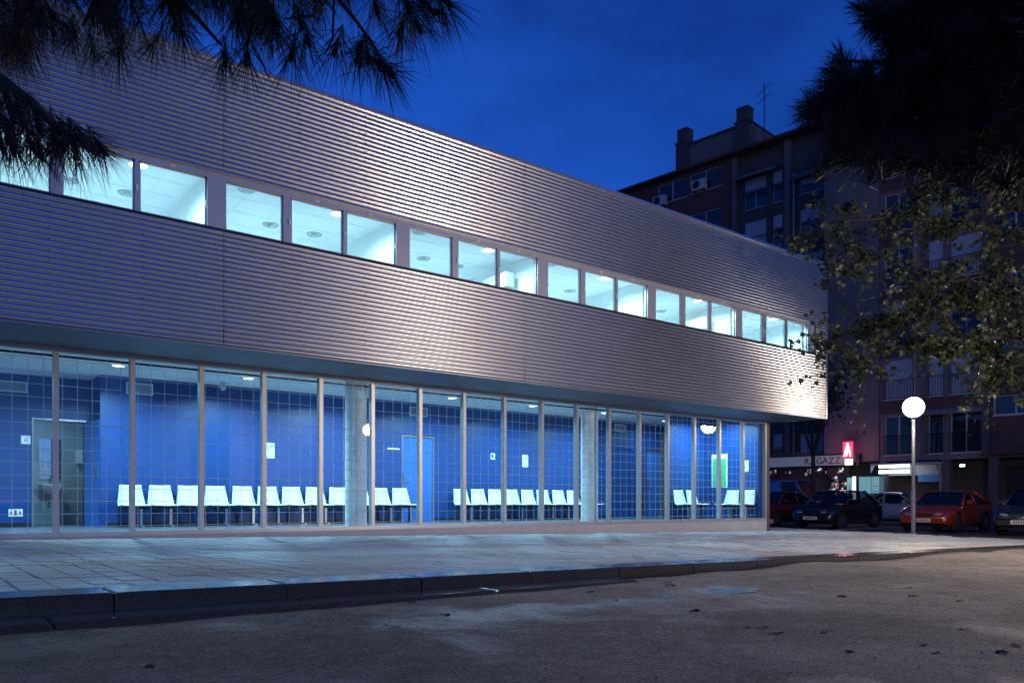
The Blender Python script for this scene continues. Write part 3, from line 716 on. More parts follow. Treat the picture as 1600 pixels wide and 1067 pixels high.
# valance awning on first floor
aw = MB(); n = 22
for i in range(n): 
    x0, x1 = 2.0 + 2.75 * i / n, 2.0 + 2.75 * (i + 1) / n
    aw.add([(x0, -.02, 5.26), (x1, -.02, 5.26), (x1, -.5, 5.08), (x0, -.5, 5.08), (x0, -.5, 4.86), ((x0+x1)/2, -.505, 4.83), (x1, -.5, 4.86)], [(0,1,2,3), (3,2,6,5,4)])
aw.build('awning', M['rubber'], AW)
# ground floor: dark arcade, piers, shop fronts
MB().box(-6.6, 22, 2.2, 2.4, -.5, 2.66).build('arcade_wall', M['lrender'], AW)
for s_ in (-.05, 3.0, 5.1, 9.0, 13.0):
    MB().box(s_ - .2, s_ + .2, 0, .5, -.5, 2.62).build('pier', M['lrender'], AW)
for s_ in (6.2, 10.2, 14.2):
    d = MB().box(s_ - .95, s_ + .95, 1.9, 1.98, -.5, 2.3).build('garage_door', M['trim'], AW)
    for k in range(8): MB().box(s_ - .9, s_ + .9, 1.86, 1.899, -.42 + .33 * k, -.16 + .33 * k).build('slat', M['dark'], d)
MB().box(-.35, 2.85, -.9, .25, 2.40, 2.48).build('canopy', M['shutter'], AW)
MB().add([(-.35, -.9, 2.39), (-.35, -.9, 1.95), (-.35, -.3, 2.39)], [(0,1,2)]).build('canopy_bracket', M['fwhite'], AW)
MB().box(-.2, 2.7, .26, .32, 1.86, 2.38).build('shop_fascia', M['shutter'], AW)
tube = MB().box(.05, 1.55, -.86, -.78, 2.24, 2.385).box(.05, 1.55, -.86, -.80, 1.95, 2.12)
tube.build('lit_tubes', emis('tube_light', (.86,.93,1.), 5.), AW)
MB().box(1.7, 2.75, -.05, .02, 1.50, 1.88).build('lit_lintel', mat('blue_panel', (.10,.28,.55), .5), AW)
MB().tube([(2.9, -.5, -.4), (2.9, -.5, 2.0), (2.75, -.55, 2.36)], .06, 8).build('canopy_post', M['curtain'], AW, True)
# lit window of the corner shop
lit = MB().box(-1.30, 0.02, .0, .05, .62, 1.82).build('lit_shop_window', emis('lit_window', (.34,.72,.90), .42), AW)
fr_ = MB()
for a, b, c_, d_ in ((-1.34, .06, 1.82, 1.87), (-1.34, .06, .57, .62), (-1.34, -1.30, .62, 1.82), (.02, .06, .62, 1.82), (-.66, -.64, .62, 1.82)): fr_.box(a, b, -.03, .06, c_, d_)
fr_.build('window_frame', M['steel'], lit)
for a, b, z in ((-.58, -.46, 1.30), (-.40, -.30, 1.31), (-.58, -.30, 1.02)): MB().box(a, b, -.008, -.002, z, z + .03).build('print', M['ink'], lit)
MB().box(-1.62, -1.47, -.1, .0, .1, 1.86).build('lit_column', emis('lit_column_glow', (.8,.92,1.), 1.6), AW)
MB().box(-1.95, -1.66, .0, .05, .6, 1.80).build('lit_doorway', emis('doorway_glow', (.35,.80,.82), .55), AW)
MB().add([(-1.9, -.012, .75), (-1.72, -.012, .75), (-1.76, -.012, 1.2), (-1.80, -.012, 1.62), (-1.86, -.012, 1.2)], [(0,1,2,3,4)]).build('door_print', M['paper'], AW)
MB().box(-7.2, .1, .06, .3, -.5, .56).build('shop_base', M['lrender'], AW)
# shop front with the fascia lettering
SH = empty('clothes_shop', (41.6, 8.2, 0), AR, 'low shop front with lettered white fascia and crowded lit display beside the neon sign', 'shop')
MB().box(-7.4, -2.0, -.14, -.09, 2.50, 3.05).build('fascia_board', mat('fascia', (.40,.40,.43), .5, emit=(.6,.62,.75), estr=.09), SH)  # faint glow put into the board stands in for light falling on it
MB().box(-7.5, -1.9, -.2, -.065, 3.05, 3.12).build('fascia_trim', M['dark'], SH); MB().box(-7.5, -1.9, -.2, -.065, 2.42, 2.50).build('fascia_trim', M['dark'], SH)
MB().box(-7.4, -2.0, .3, .4, -.5, 3.2).build('back_wall', M['lrender'], SH)
MB().box(-9.5, -1.95, .45, 5., 3.12, 3.3).build('roof', M['lrender'], SH)
for i, ch in enumerate('RAGAZZ'):
    text_obj('letter', ch, .50, M['ink'], SH, (-4.32 + .35 * i, -.148, 2.60), (R(90), 0, 0), .006, 1.0)
rnd = random.Random(11)
cols = [emis('display_white', (.9,.93,1.), .75), emis('display_pink', (.9,.45,.45), .35), emis('display_blue', (.25,.4,.7), .35), M['ink'], M['paper'], M['redink']]  # some goods glow by themselves, standing in for lamps in the display
def display(s0, s1, z0, z1, n, y=.12):
    o = MB().box(s0, s1, y + .06, y + .10, z0, z1).build('display_window', M['room'], SH)
    for i in range(n):
        w_, h_ = rnd.uniform(.05, .16), rnd.uniform(.05, .16); s_ = rnd.uniform(s0, s1 - w_); z = rnd.uniform(z0, z1 - h_)
        d_ = rnd.uniform(0, .05)
        MB().bbox(s_, s_ + w_, y - d_, y + .05 - d_ * .5, z, z + h_, .02).build('goods', rnd.choice(cols), o)
display(-3.0, -2.02, .85, 1.95, 34); display(-4.4, -3.3, 1.95, 2.38, 22); display(-7.2, -5.2, 1.95, 2.38, 22); display(-3.25, -2.2, 2.0, 2.38, 14)
MB().lathe((0,0,0), [(.0, -.03), (.30, -.03), (.31, 0)], 22).build('round_sign', M['tile'], SH, loc=(-2.72, -.15, 2.12), rot=(R(90), 0, 0))
NS = empty('neon_sign', (41.6 + .115 * .45, 8.2 - .9934 * .45, 0), AR, 'tall red neon box sign with glowing letter A projecting from the blind wall', 'sign')
MB().box(-2.32, -1.84, -.75, -.55, 2.86, 3.72).build('box', mat('neon_box', (.30,.02,.05), .4, emit=(1., .05, .16), estr=1.1), NS)
am = MB(); an = emis('neon_letter', (1.,.62,.58), 5.)
for a, b in (((-2.24, 2.92), (-2.06, 3.64)), ((-2.06, 3.64), (-1.90, 2.92)), ((-2.17, 3.16), (-1.96, 3.16)), ((-2.12, 2.95), (-2.05, 3.5))):
    am.tube([(a[0], -.77, a[1]), (b[0], -.77, b[1])], .028, 6)
am.build('letter_tubes', an, NS)
MB().box(-2.22, -1.86, -.75, -.55, 2.46, 2.80).build('lower_panel', emis('panel_glow', (.95,.85,.88), 1.6), NS)
MB().box(-2.10, -2.02, -.55, -.062, 3.2, 3.28).build('arm', M['dark'], NS)
MB().box(-1.80, -1.62, -.3, -.062, 2.42, 3.1).build('side_plate', M['dark'], NS)
ld = bpy.data.lights.new('neon_light', 'POINT'); ld.energy = 34; ld.color = (1., .42, .52); ld.shadow_soft_size = .25
lo = bpy.data.objects.new('glow', ld); col.objects.link(lo); lo.parent = NS; lo.location = (-2.08, -1.1, 3.3)
sl = empty('security_lamp', (41.6, 8.2, 0), AR, 'small lit wall lamp over the dark garage arcade', 'wall lamp')
MB().bbox(3.66, 3.92, -.12, .0, 2.22, 2.34, .02).build('housing', M['dark'], sl); MB().box(3.68, 3.9, -.16, -.121, 2.22, 2.33).build('lens', emis('security_glow', (.75,.95,1.), 5.), sl)
MB().tube([(3.79, 0, 2.36), (3.79, 0.1, 2.6)], .02, 6).build('bracket', M['dark'], sl)

# left wing, set back
AL = empty('apartment_wing', (46.4, 20.3, 0), AR, 'dark apartment wing with chimneys and tiled eaves rising behind the metal building', 'building')
holes = []; wins = []
for f_ in range(7):
    zb = 20.42 - FL * f_
    for a, b, z0, z1, sp in ((-.06, 1.55, zb, zb + 2.1, 2), (2.0, 2.70, zb, zb + 2.1, 1), (3.9, 5.45, zb + .05, zb + 1.1 if f_ == 0 else zb + 2.0, 1)):
        holes.append((a, b, z0, z1)); wins.append((a, b, z0, z1, random.choice(['half', 'blind', 'half']), sp))
    for a, b in ((-6.95, -4.45), (-4.2, -1.6)):
        holes.append((a, b, zb + 2.15, zb + 3.6)); wins.append((a, b, zb + 2.15, zb + 3.6, 'none', 2))
LT = 24.45
wall_with_holes(AL, 'front_wall', M['lrender'], -.9, 12, 0, LT - .2, [h for h in holes if h[0] > -1], 0, .3)
wall_with_holes(AL, 'gallery_wall', M['brick'], -30, -.9, 0, LT - .05, [h for h in holes if h[0] < -1 and h[3] < LT - .05], -.35, .3)
for a, b, z0, z1, kd, sp in wins:
    if z1 > LT - .05: continue
    apt_window(AL, a, b, z0, z1, kd, 0 if a > -1 else -.35, sp)
    if a > -1 and a < 3.5: railing(AL, a - .05, b + .05, z0 + .9, z0 + 1.25 if z0 > 20 else z0 + 1.0, -.05)
MB().box(-29, 12, 1.0, 1.1, 0, LT).build('room_wall', M['room'], AL)
MB().box(-.85, -.55, -.3, -.001, 0, LT - .2).build('pilaster', M['render'], AL); MB().box(2.95, 3.35, -.25, -.001, 0, LT - .2).build('pilaster', M['render'], AL)
MB().tube([(3.55, -.12, 0), (3.55, -.12, LT - 2.5)], .06, 8).build('drain_pipe', M['fwhite'], AL, True)
MB().add([(-30, -.9, LT), (12, -.9, LT), (12, 6, LT + 1.6), (-30, 6, LT + 1.6), (-30, -.9, LT - .18), (12, -.9, LT - .18), (12, 6, LT - .18), (-30, 6, LT - .18)], [(0,1,2,3), (4,5,1,0), (7,6,5,4), (5,6,2,1), (6,7,3,2), (7,4,0,3)]).build('roof', M['tile'], AL)
aw2 = MB().add([(-.4, -.02, 22.9), (2.6, -.02, 22.9), (2.6, -.7, 22.6), (-.4, -.7, 22.6), (2.6, -.7, 22.42), (-.4, -.7, 22.42)], [(0,1,2,3), (3,2,4,5)]); aw2.build('awning', M['rubber'], AL)
aw2 = MB().add([(3.55, -.02, 21.9), (5.5, -.02, 21.9), (5.5, -.5, 21.55), (3.55, -.5, 21.55), (5.5, -.5, 21.4), (3.55, -.5, 21.4)], [(0,1,2,3), (3,2,4,5)]); aw2.build('awning', M['rubber'], AL)
def chimney(s0, s1, zt):
    c_ = MB(); c_.box(s0, s1, .6, 1.6, LT - .1, zt - 1.15); c_.box(s0 - .06, s1 + .06, .54, 1.66, zt - 1.15, zt - 1.05); c_.box(s0 + .08, s1 - .08, .68, 1.52, zt - 1.05, zt - .1)
    c_.add([(s0 + .02, .6, zt - .1), (s1 - .02, .6, zt - .1), (s1 - .02, 1.6, zt - .1), (s0 + .02, 1.6, zt - .1), ((s0+s1)/2, 1.1, zt + .12)], [(0,1,4), (1,2,4), (2,3,4), (3,0,4), (3,2,1,0)])
    c_.build('chimney', M['lrender'], AL)
chimney(-6.0, -5.0, 28.2); chimney(-1.12, -.12, 28.1)
ph = MB(); ph.add([(-4.95, .8, LT - .1), (.2, .8, LT - .1), (.2, 5, LT - .1), (-4.95, 5, LT - .1), (-4.95, .8, 26.75), (.05, .8, 26.75), (.05, 5, 26.75), (-4.95, 5, 26.75), (.75, .8, LT + .4)], [(0,1,8,5,4), (1,2,6,5), (2,3,7,6), (3,0,4,7), (4,5,6,7)])
ph.build('penthouse', M['render'], AL); MB().box(-5.0, .1, .7, 5.1, 26.75, 26.9).build('penthouse_cap', M['tile'], AL)
def ac(s, z, label):
    o = empty('air_conditioner', (46.4, 20.3, 0), AR, label, 'air conditioner')
    MB().bbox(s, s + 1.0, -.78, -.36, z, z + .72, .03).build('casing', M['acw'], o)
    MB().lathe((0,0,0), [(.0, .0), (.26, .0), (.28, .02)], 20).build('fan_grille', M['dark'], o, loc=(s + .38, -.79, z + .36), rot=(R(90), 0, 0))
    for q_ in (.1, .84): MB().box(s + q_, s + q_ + .06, -.76, -.352, z - .08, z + .001).build('bracket', M['dark'], o)
ac(-3.75, 22.6, 'pale air conditioner box hung under the right gallery window below the tall chimney'); ac(-7.1, 22.35, 'pale air conditioner box just above the metal roof edge')
an_ = empty('roof_antenna', (46.4, 20.3, 0), AR, 'thin television antenna mast beside the tall chimney', 'antenna')
MB().tube([(.95, .9, LT - .1), (.95, .9, 29.2)], .03, 6).build('mast', M['dark'], an_)
a2 = MB()
for z, l in ((28.7, .5), (28.1, .4)):
    a2.tube([(.95 - l, .9, z - .15), (.95 + l, .9, z + .25)], .015, 5)
    for k in range(5): a2.tube([(.95 - l + 2*l*k/4, .65, z - .15 + .1 * k), (.95 - l + 2*l*k/4, 1.15, z - .15 + .1*k)], .012, 4)
a2.build('aerial', M['dark'], an_)

# ================================================================== VEHICLES
def carpaint(name, c): return mat(name, c, .28, .15, coat=.8)
def make_car(name, label, paint, loc, rz, kind='sedan', grp=None):
    """nose towards local -x, wheels on z = 0"""
    o = empty(name, loc, rz, label, 'car' if kind != 'van' else 'van', grp)
    Lc, Wd = {'sedan': (4.35, .84), 'coupe': (4.2, .84), 'hatch': (3.75, .81), 'van': (4.6, .92)}[kind]
    if kind == 'van': belt, hood0, hood1, xA, xB, xC, xD, roof, deck = 1.10, .98, 1.06, .55, 1.15, 4.4, 4.56, 2.05, 1.10
    elif kind == 'hatch': belt, hood0, hood1, xA, xB, xC, xD, roof, deck = .93, .72, .90, .90, 1.65, 3.05, 3.66, 1.40, .95
    elif kind == 'coupe': belt, hood0, hood1, xA, xB, xC, xD, roof, deck = .88, .66, .87, 1.20, 1.95, 2.75, 3.72, 1.34, .93
    else: belt, hood0, hood1, xA, xB, xC, xD, roof, deck = .91, .68, .89, 1.15, 1.85, 2.95, 3.70, 1.40, .94
    wr = .30; w1, w2 = .80, Lc - .85 - (.1 if kind == 'van' else 0); base = .20
    def top(x):
        if x < .10: return hood0 - .16 + 1.6 * x
        if x < xA: t = (x - .1) / (xA - .1); return hood0 + (hood1 - hood0) * math.sin(t * math.pi / 2)
        if x < xD: t = (x - xA) / (xD - xA); return hood1 + (deck - hood1) * t
        t = (x - xD) / max(.01, Lc - xD); return deck - .05 * t - .10 * t ** 6
    def halfw(x):
        e_ = min(x, Lc - x); return Wd * (1 - .20 * max(0, 1 - e_ / .45) ** 2.2)
    def low(x):
        z = base + .10 * max(0, 1 - min(x, Lc - x) / .35) ** 2
        for xw in (w1, w2):
            dd = abs(x - xw)
            if dd < wr + .05: z = max(z, wr + math.sqrt((wr + .05) ** 2 - dd * dd))
        return z
    xs_ = sorted(set([round(i * .075, 4) for i in range(int(Lc / .075) + 1)] + [Lc] + [xw + d_ for xw in (w1, w2) for d_ in (-wr - .05, -wr - .04, -wr + .02, wr - .02, wr + .04, wr + .05)]))
    m = MB(); K = 13
    for x in xs_:
        t, h, l = top(x), halfw(x), low(x); t = max(t, l + .06); mid = max(l + .03, .5 * (base + t)); 
        half = [(h * .90, l), (h * .965, max(l, base + .08)), (h, max(l + .015, mid)), (h * .985, max(l + .03, t - .10)), (h * .93, max(l + .045, t - .03)), (h * .80, t), (0, t + .025)]
        ring = [(-a, b) for a, b in half[:-1]] + [half[-1]] + half[:-1][::-1]
        m.v += [(x, a, b) for a, b in ring]
    n = len(xs_)
    for i in range(n - 1):
        for k in range(K - 1): q = i * K + k; m.f.append((q, q + K, q + K + 1, q + 1))
    m.f.append(tuple(range(K))); m.f.append(tuple((n-1) * K + k for k in range(K))[::-1])
    m.v += [(xs_[0], -.6, base), (xs_[0], .6, base)]
    body = m.build('body', paint, o, True)
    MB().box(.25, Lc - .25, -Wd * .80, Wd * .80, base - .02, base + .30).build('underbody', M['trim'], o)
    # cabin: pillars, roof and separate panes
    wb, wt = Wd * .93, Wd * .72
    zA, zD = top(xA) - .01, top(xD) - .01
    if kind == 'van': wt = Wd * .88
    P = lambda x, s_, z: Vector((x, s_, z))
    rf = MB(); nn = 10; rows = []
    for i in range(nn + 1):
        x = xB - .03 + (xC - xB + .06) * i / nn; tt = (i / nn - .5) * 2; z = roof - .05 * abs(tt) ** 2.4
        rows.append([P(x, -wt, z - .035), P(x, -wt * .86, z), P(x, 0, z + .022), P(x, wt * .86, z), P(x, wt, z - .035)])
    for r_ in rows: rf.v += [tuple(p) for p in r_]
    for i in range(nn):
        for k in range(4): q = i * 5 + k; rf.f.append((q, q + 5, q + 6, q + 1))
    rf.build('roof', paint, o, True)
    zr = roof - .06
    xm = (xB + xC) / 2 + (.05 if kind != 'van' else -.9)
    pil = MB()
    for s_ in (-1, 1):
        pil.tube([P(xA, s_ * wb, zA), P(xB, s_ * wt, zr + .015)], [.045, .035], 6)
        pil.tube([P(xD, s_ * wb, zD), P(xC, s_ * wt, zr + .015)], [.085, .06], 6)
        pil.tube([P(xm, s_ * wb, belt), P(xm, s_ * wt, zr)], [.045, .035], 6)
        pil.tube([P(xB, s_ * wt, zr + .01), P(xC, s_ * wt, zr + .01)], .03, 6)
    pil.build('pillars', paint, o, True)
    def pane(nm, pts, mm=M['cglass']): MB().add(pts, [(0,1,2,3)]).build(nm, mm, o)
    pane('windscreen', [P(xA, -wb, zA), P(xA, wb, zA), P(xB, wt, zr), P(xB, -wt, zr)])
    pane('rear_window', [P(xD, wb, zD), P(xD, -wb, zD), P(xC, -wt, zr), P(xC, wt, zr)], M['cglass'] if kind != 'van' else paint)
    for s_ in (-1, 1):
        pane('side_window', [P(xA + .05, s_ * wb, belt - .02), P(xm, s_ * wb, belt), P(xm, s_ * wt, zr), P(xB, s_ * wt, zr)])
        pane('side_window', [P(xm, s_ * wb, belt), P(xD, s_ * wb, zD), P(xC, s_ * wt, zr), P(xm, s_ * wt, zr)], M['cglass'] if kind != 'van' else paint)
        MB().bbox(xA + .28, xA + .42, s_ * (wb + .12) - .09, s_ * (wb + .12) + .09, belt + .02, belt + .15, .03).build('mirror', paint, o)
        MB().box(xm - .10, xm + .06, s_ * Wd * .985 - .02, s_ * Wd * .985 + .02, belt - .15, belt - .115).build('door_handle', M['trim'], o)
        hl = MB(); yy = s_ * Wd * .60; zh = hood0 - .09
        hl.lathe((0,0,0), [(0, -.045), (.09, -.035), (.15, 0), (.15, .06)], 16); ho = hl.build('headlight', M['hlamp'], o, True, loc=(.075, yy, zh), rot=(0, R(90), s_ * R(-18))); ho.scale = (.42, 1.15, 1)
        MB().bbox(Lc - .10, Lc - .005, yy - .17, yy + .17, deck - .28, deck - .12, .01).build('tail_light', M['tlamp'], o)
    # seats behind the glass
    se = MB()
    for s_ in (-.36, .36):
        se.bbox(xm - .30, xm - .14, s_ - .24, s_ + .24, .55, belt + .14, .05); se.bbox(xm - .26, xm - .16, s_ - .13, s_ + .13, belt + .17, belt + .36, .04)
    se.bbox(xD - .55, xD - .35, -.6, .6, .5, belt + .12, .05); se.build('seats', M['trim'], o)
    MB().bbox(-.03, .14, -Wd * .72, Wd * .72, .30, .46, .03).build('front_bumper', M['trim'] if kind != 'coupe' else paint, o)
    MB().bbox(Lc - .14, Lc + .03, -Wd * .74, Wd * .74, .32, .50, .03).build('rear_bumper', M['trim'], o)
    MB().box(.0, .055, -Wd * .34, Wd * .34, hood0 - .16, hood0 - .06).build('grille', M['trim'], o)
    pl = MB().box(-.045, -.031, -.26, .26, .34, .45).build('number_plate', M['plate'], o)
    for k in range(7): MB().box(-.0475, -.0455, -.21 + .06 * k, -.175 + .06 * k, .365, .425).build('digit', M['ink'], pl)
    for xw in (w1, w2):
        for s_ in (-1, 1):
            t = MB().lathe((0,0,0), [(.17, -.09), (.285, -.095), (wr, -.07), (wr, .07), (.285, .095), (.17, .09)], 26)
            ty = t.build('wheel', M['tyre'], o, True, loc=(xw, s_ * (Wd - .115), wr), rot=(R(90), 0, 0))
            rm = MB().lathe((0,0,0), [(.185, -.07), (.185, .085 * s_ * -1 if False else .07)], 22)
            for sd in (-.075, .075):
                rm.lathe((0,0,sd), [(.19, 0), (.16, .012 if sd > 0 else -.012), (.05, .02 if sd > 0 else -.02), (0, .02 if sd > 0 else -.02)], 22)
            rm.build('rim', M['alloy'], ty, True)
    return o
ZS = -.496
PK = 'cars parked nose-in along the paving'
make_car('parked_car', 'dark grey hatch-backed saloon parked beside the red coupe', carpaint('dark_paint', (.012,.012,.015)), (26.0, 3.0, ZS), R(4), 'sedan', PK)
make_car('parked_car', 'red coupe parked behind the globe lamp', carpaint('red_paint', (.24,.028,.010)), (25.9, -.95, ZS), R(4), 'coupe', PK)
make_car('parked_car', 'dark blue car with bright clear headlight parked past the red coupe', carpaint('navy_paint', (.012,.014,.024)), (25.2, -4.0, ZS), R(4), 'sedan', PK)
make_car('parked_car', 'dark red hatchback showing its tail beside the corner of the metal building', carpaint('maroon_paint', (.09,.010,.010)), (26.6, 6.0, ZS), R(4), 'hatch', PK)
make_car('parked_car', 'silver car parked along the far kerb behind the dark saloon', carpaint('silver_paint', (.30,.31,.33)), (36.9, 3.0, ZS), R(96.6), 'sedan')
make_car('blue_van', 'blue panel van parked in front of the lettered shop', carpaint('van_blue', (.04,.15,.5)), (36.3, 8.5, ZS), R(96.6), 'van')

# ---- street furniture by the shop
sp_ = empty('metal_post', (36.3, 12.5, -.5), 0, 'thin metal post rising beside the street tree', 'post')
MB().tube([(0,0,0), (0,0,5.0)], .06, 8).build('pole', M['steel'], sp_, True); MB().lathe((0,0,5.0), [(.09, 0), (.09, .1), (0, .16)], 10).build('cap', M['dark'], sp_)

# ================================================================== VEGETATION
def needle(m, p, d, L, wdt, droop, rnd):
    d = d.normalized(); s = d.cross(Vector((rnd.uniform(-1,1), rnd.uniform(-1,1), rnd.uniform(-1,1))))
    if s.length < 1e-3: return
    s = s.normalized() * wdt
    q = p + d * L * .5 + Vector((0,0,-droop * L * .16)); r = p + d * L + Vector((0,0,-droop * L * .55))
    n = len(m.v); m.v += [tuple(p - s*.5), tuple(p + s*.5), tuple(q - s*.5), tuple(q + s*.5), tuple(r)]
    m.f += [(n, n+1, n+3, n+2), (n+2, n+3, n+4)]
def tuft(m, p, ax, n, L, wdt, spread, droop, rnd, stem=.09):
    ax = ax.normalized()
    for i in range(n):
        v = Vector((rnd.gauss(0,1), rnd.gauss(0,1), rnd.gauss(0,1))); v = (v - ax * v.dot(ax)).normalized()
        a = rnd.uniform(.15, 1.) * spread; d = ax * math.cos(a) + v * math.sin(a)
        needle(m, p - ax * rnd.uniform(0, stem), d, L * rnd.uniform(.75, 1.1), wdt, droop * rnd.uniform(.3, 1.), rnd)
def bud(m, p, ax, r, l):
    ax = ax.normalized(); m.tube([p - ax * l, p - ax * l * .4, p + ax * l * .4, p + ax * l * .8], [r * .6, r, r * .8, r * .15], 6)

# -- pine whose boughs hang over the left of the view
def pine_left():
    rnd = random.Random(21)
    base = W(-1500, 784, 1.9); base.z = dz(base.x, base.y) - .05
    T = empty('pine_tree', base, 0, 'pine with drooping long-needled boughs hanging over the window strip', 'tree')
    off = base
    tr = MB(); pts = [(0,0,0), (.05,.03,1.2), (.02,.10,2.6), (.12,.12,4.2), (.15,.2,6.5)]
    tr.tube(pts, [.19,.165,.14,.11,.05], 12); tr.build('trunk', M['bark'], T, True)
    br = MB(); nd = MB(); bd = MB()
    def limb(pix, r0, r1, z0=None):
        P_ = [Vector((.04, .08, z0)) ] if z0 else []
        P_ += [W(*p) - off for p in pix]; k = len(P_)
        br.tube(P_, [r0 + (r1 - r0) * i / (k-1) for i in range(k)], 7); return P_
    limb([(-420, -260, 2.3), (-60, -170, 2.7), (180, -95, 2.9), (360, -50, 2.9), (520, -10, 2.8)], .07, .010, 2.2)
    limb([(520, -10, 2.8), (550, 25, 2.75), (580, 65, 2.7), (598, 100, 2.68)], .008, .004)
    limb([(515, -5, 2.8), (490, 25, 2.75), (445, 30, 2.72)], .007, .003); limb([(522, 0, 2.8), (520, 60, 2.75), (508, 85, 2.72)], .005, .003)
    limb([(360, -50, 2.9), (520, -120, 3.0), (640, -40, 2.9), (680, 25, 2.8)], .02, .006)
    limb([(-420, -60, 2.0), (-120, 60 , 2.38), (0, 125, 2.3), (48, 160, 2.3), (95, 205, 2.25), (150, 232, 2.2)], .035, .005, 1.7)
    limb([(0, 125, 2.3), (20, 190, 2.25), (10, 225, 2.2)], .008, .004)
    limb([(180, -95, 2.9), (150, 0, 2.8), (130, 40, 2.7)], .015, .005); limb([(180, -95, 2.9), (300, 20, 2.7), (345, 70, 2.65)], .014, .005)
    limb([(360, -50, 2.9), (400, 20, 2.7), (385, 75, 2.65)], .012, .004)
    def T_(px, py, z, ax, n, L=.15, sp=1.25, dr=.7, b=True):
        a = Vector((CP * ax[0] + SP * ax[2], -SP * ax[0] + CP * ax[2], ax[1])); p = W(px, py, z) - off
        tuft(nd, p, a, n, L, .0022, sp, dr, rnd)
        if b: bud(bd, p, a, .010, .03)
    # tips that stand free against the sky
    for px, py, ax in ((604, 108, (.75,-.65,-.2)), (612, 116, (.6,-.8,.1)), (575, 92, (.1,-1,0)), (560, 74, (0,.9,.1)), (558, 92, (-.3,-.9,.1)), (524, 80, (-.3,-.8,.2)), (455, 88, (-.2,-1,.1)), (470, 38, (.3,-.9,0)), (482, 66, (.2,-.9,-.1)), (687, 20, (.95,-.25,.1)), (655, 45, (.5,-.85,.1)), (640, 12, (.4,-.6,.2)), (625, 55, (-.2,-1,.1)), (590, 20, (.2,-.9,.2)), (385, 95, (-.1,-1,.1)), (382, 30, (.3,-.8,0)), (410, 20, (.2,-1,.1)), (352, 98, (0,-1,.1)), (660, 0, (.6,-.6,.2)), (700, 5, (.8,-.5,.2)), (540, -20, (.3,-.9,0)), (500, -25, (.2,-1,0)), (600, -25, (.4,-.9,0))):
        T_(px, py, rnd.uniform(2.6, 2.85), ax, 75, .15 * rnd.uniform(.9, 1.15))
    # dense dark mass above
    for i in range(112):
        px = rnd.uniform(-60, 430); py = rnd.uniform(-120, 88 - 0.02 * px) if px < 340 else rnd.uniform(-120, 50)
        T_(px, py, rnd.uniform(2.5, 3.6), (rnd.uniform(-.5, .6), -1, rnd.uniform(-.4, .4)), 95, .15, 1.2, .8, False)
    for i in range(40):
        T_(rnd.uniform(180, 520), rnd.uniform(-120, 10), rnd.uniform(2.6, 3.4), (rnd.uniform(-.3, .6), -1, rnd.uniform(-.4, .4)), 60, .15, 1.2, .8, False)
    # lower bough over the window strip
    for px, py, ax in ((152, 232, (.8,-.6,.1)), (158, 240, (.55,-.85,0)), (130, 225, (.5,-.9,.1)), (118, 232, (.2,-1,0)), (100, 228, (0,-1,.1)), (80, 215, (.1,-1,0)), (60, 200, (.2,-1,.2)), (88, 238, (-.1,-1,0)), (40, 195, (0,-1,0)), (20, 215, (.3,-1,.1)), (0, 225, (.2,-1,.1)), (-10, 200, (.2,-1,.1)), (25, 235, (.1,-1,0)), (50, 232, (.4,-.9,0)), (65, 240, (.3,-1,.1)), (-5, 170, (0,-1,0)), (15, 160, (.3,-1,0)), (30, 175, (.2,-.9,0))):
        for r_ in range(1):
            T_(px + rnd.uniform(-4, 4), py + rnd.uniform(-6, 4), rnd.uniform(2.15, 2.35), ax, 62, .125 * rnd.uniform(.8, 1.1), 1.15, .7, r_ == 0)
    br.build('boughs', M['bark'], T, True); tag(nd.build('crown', M['needle'], T), kind='stuff'); tag(bd.build('buds', M['bark'], T, True), kind='stuff')
pine_left()

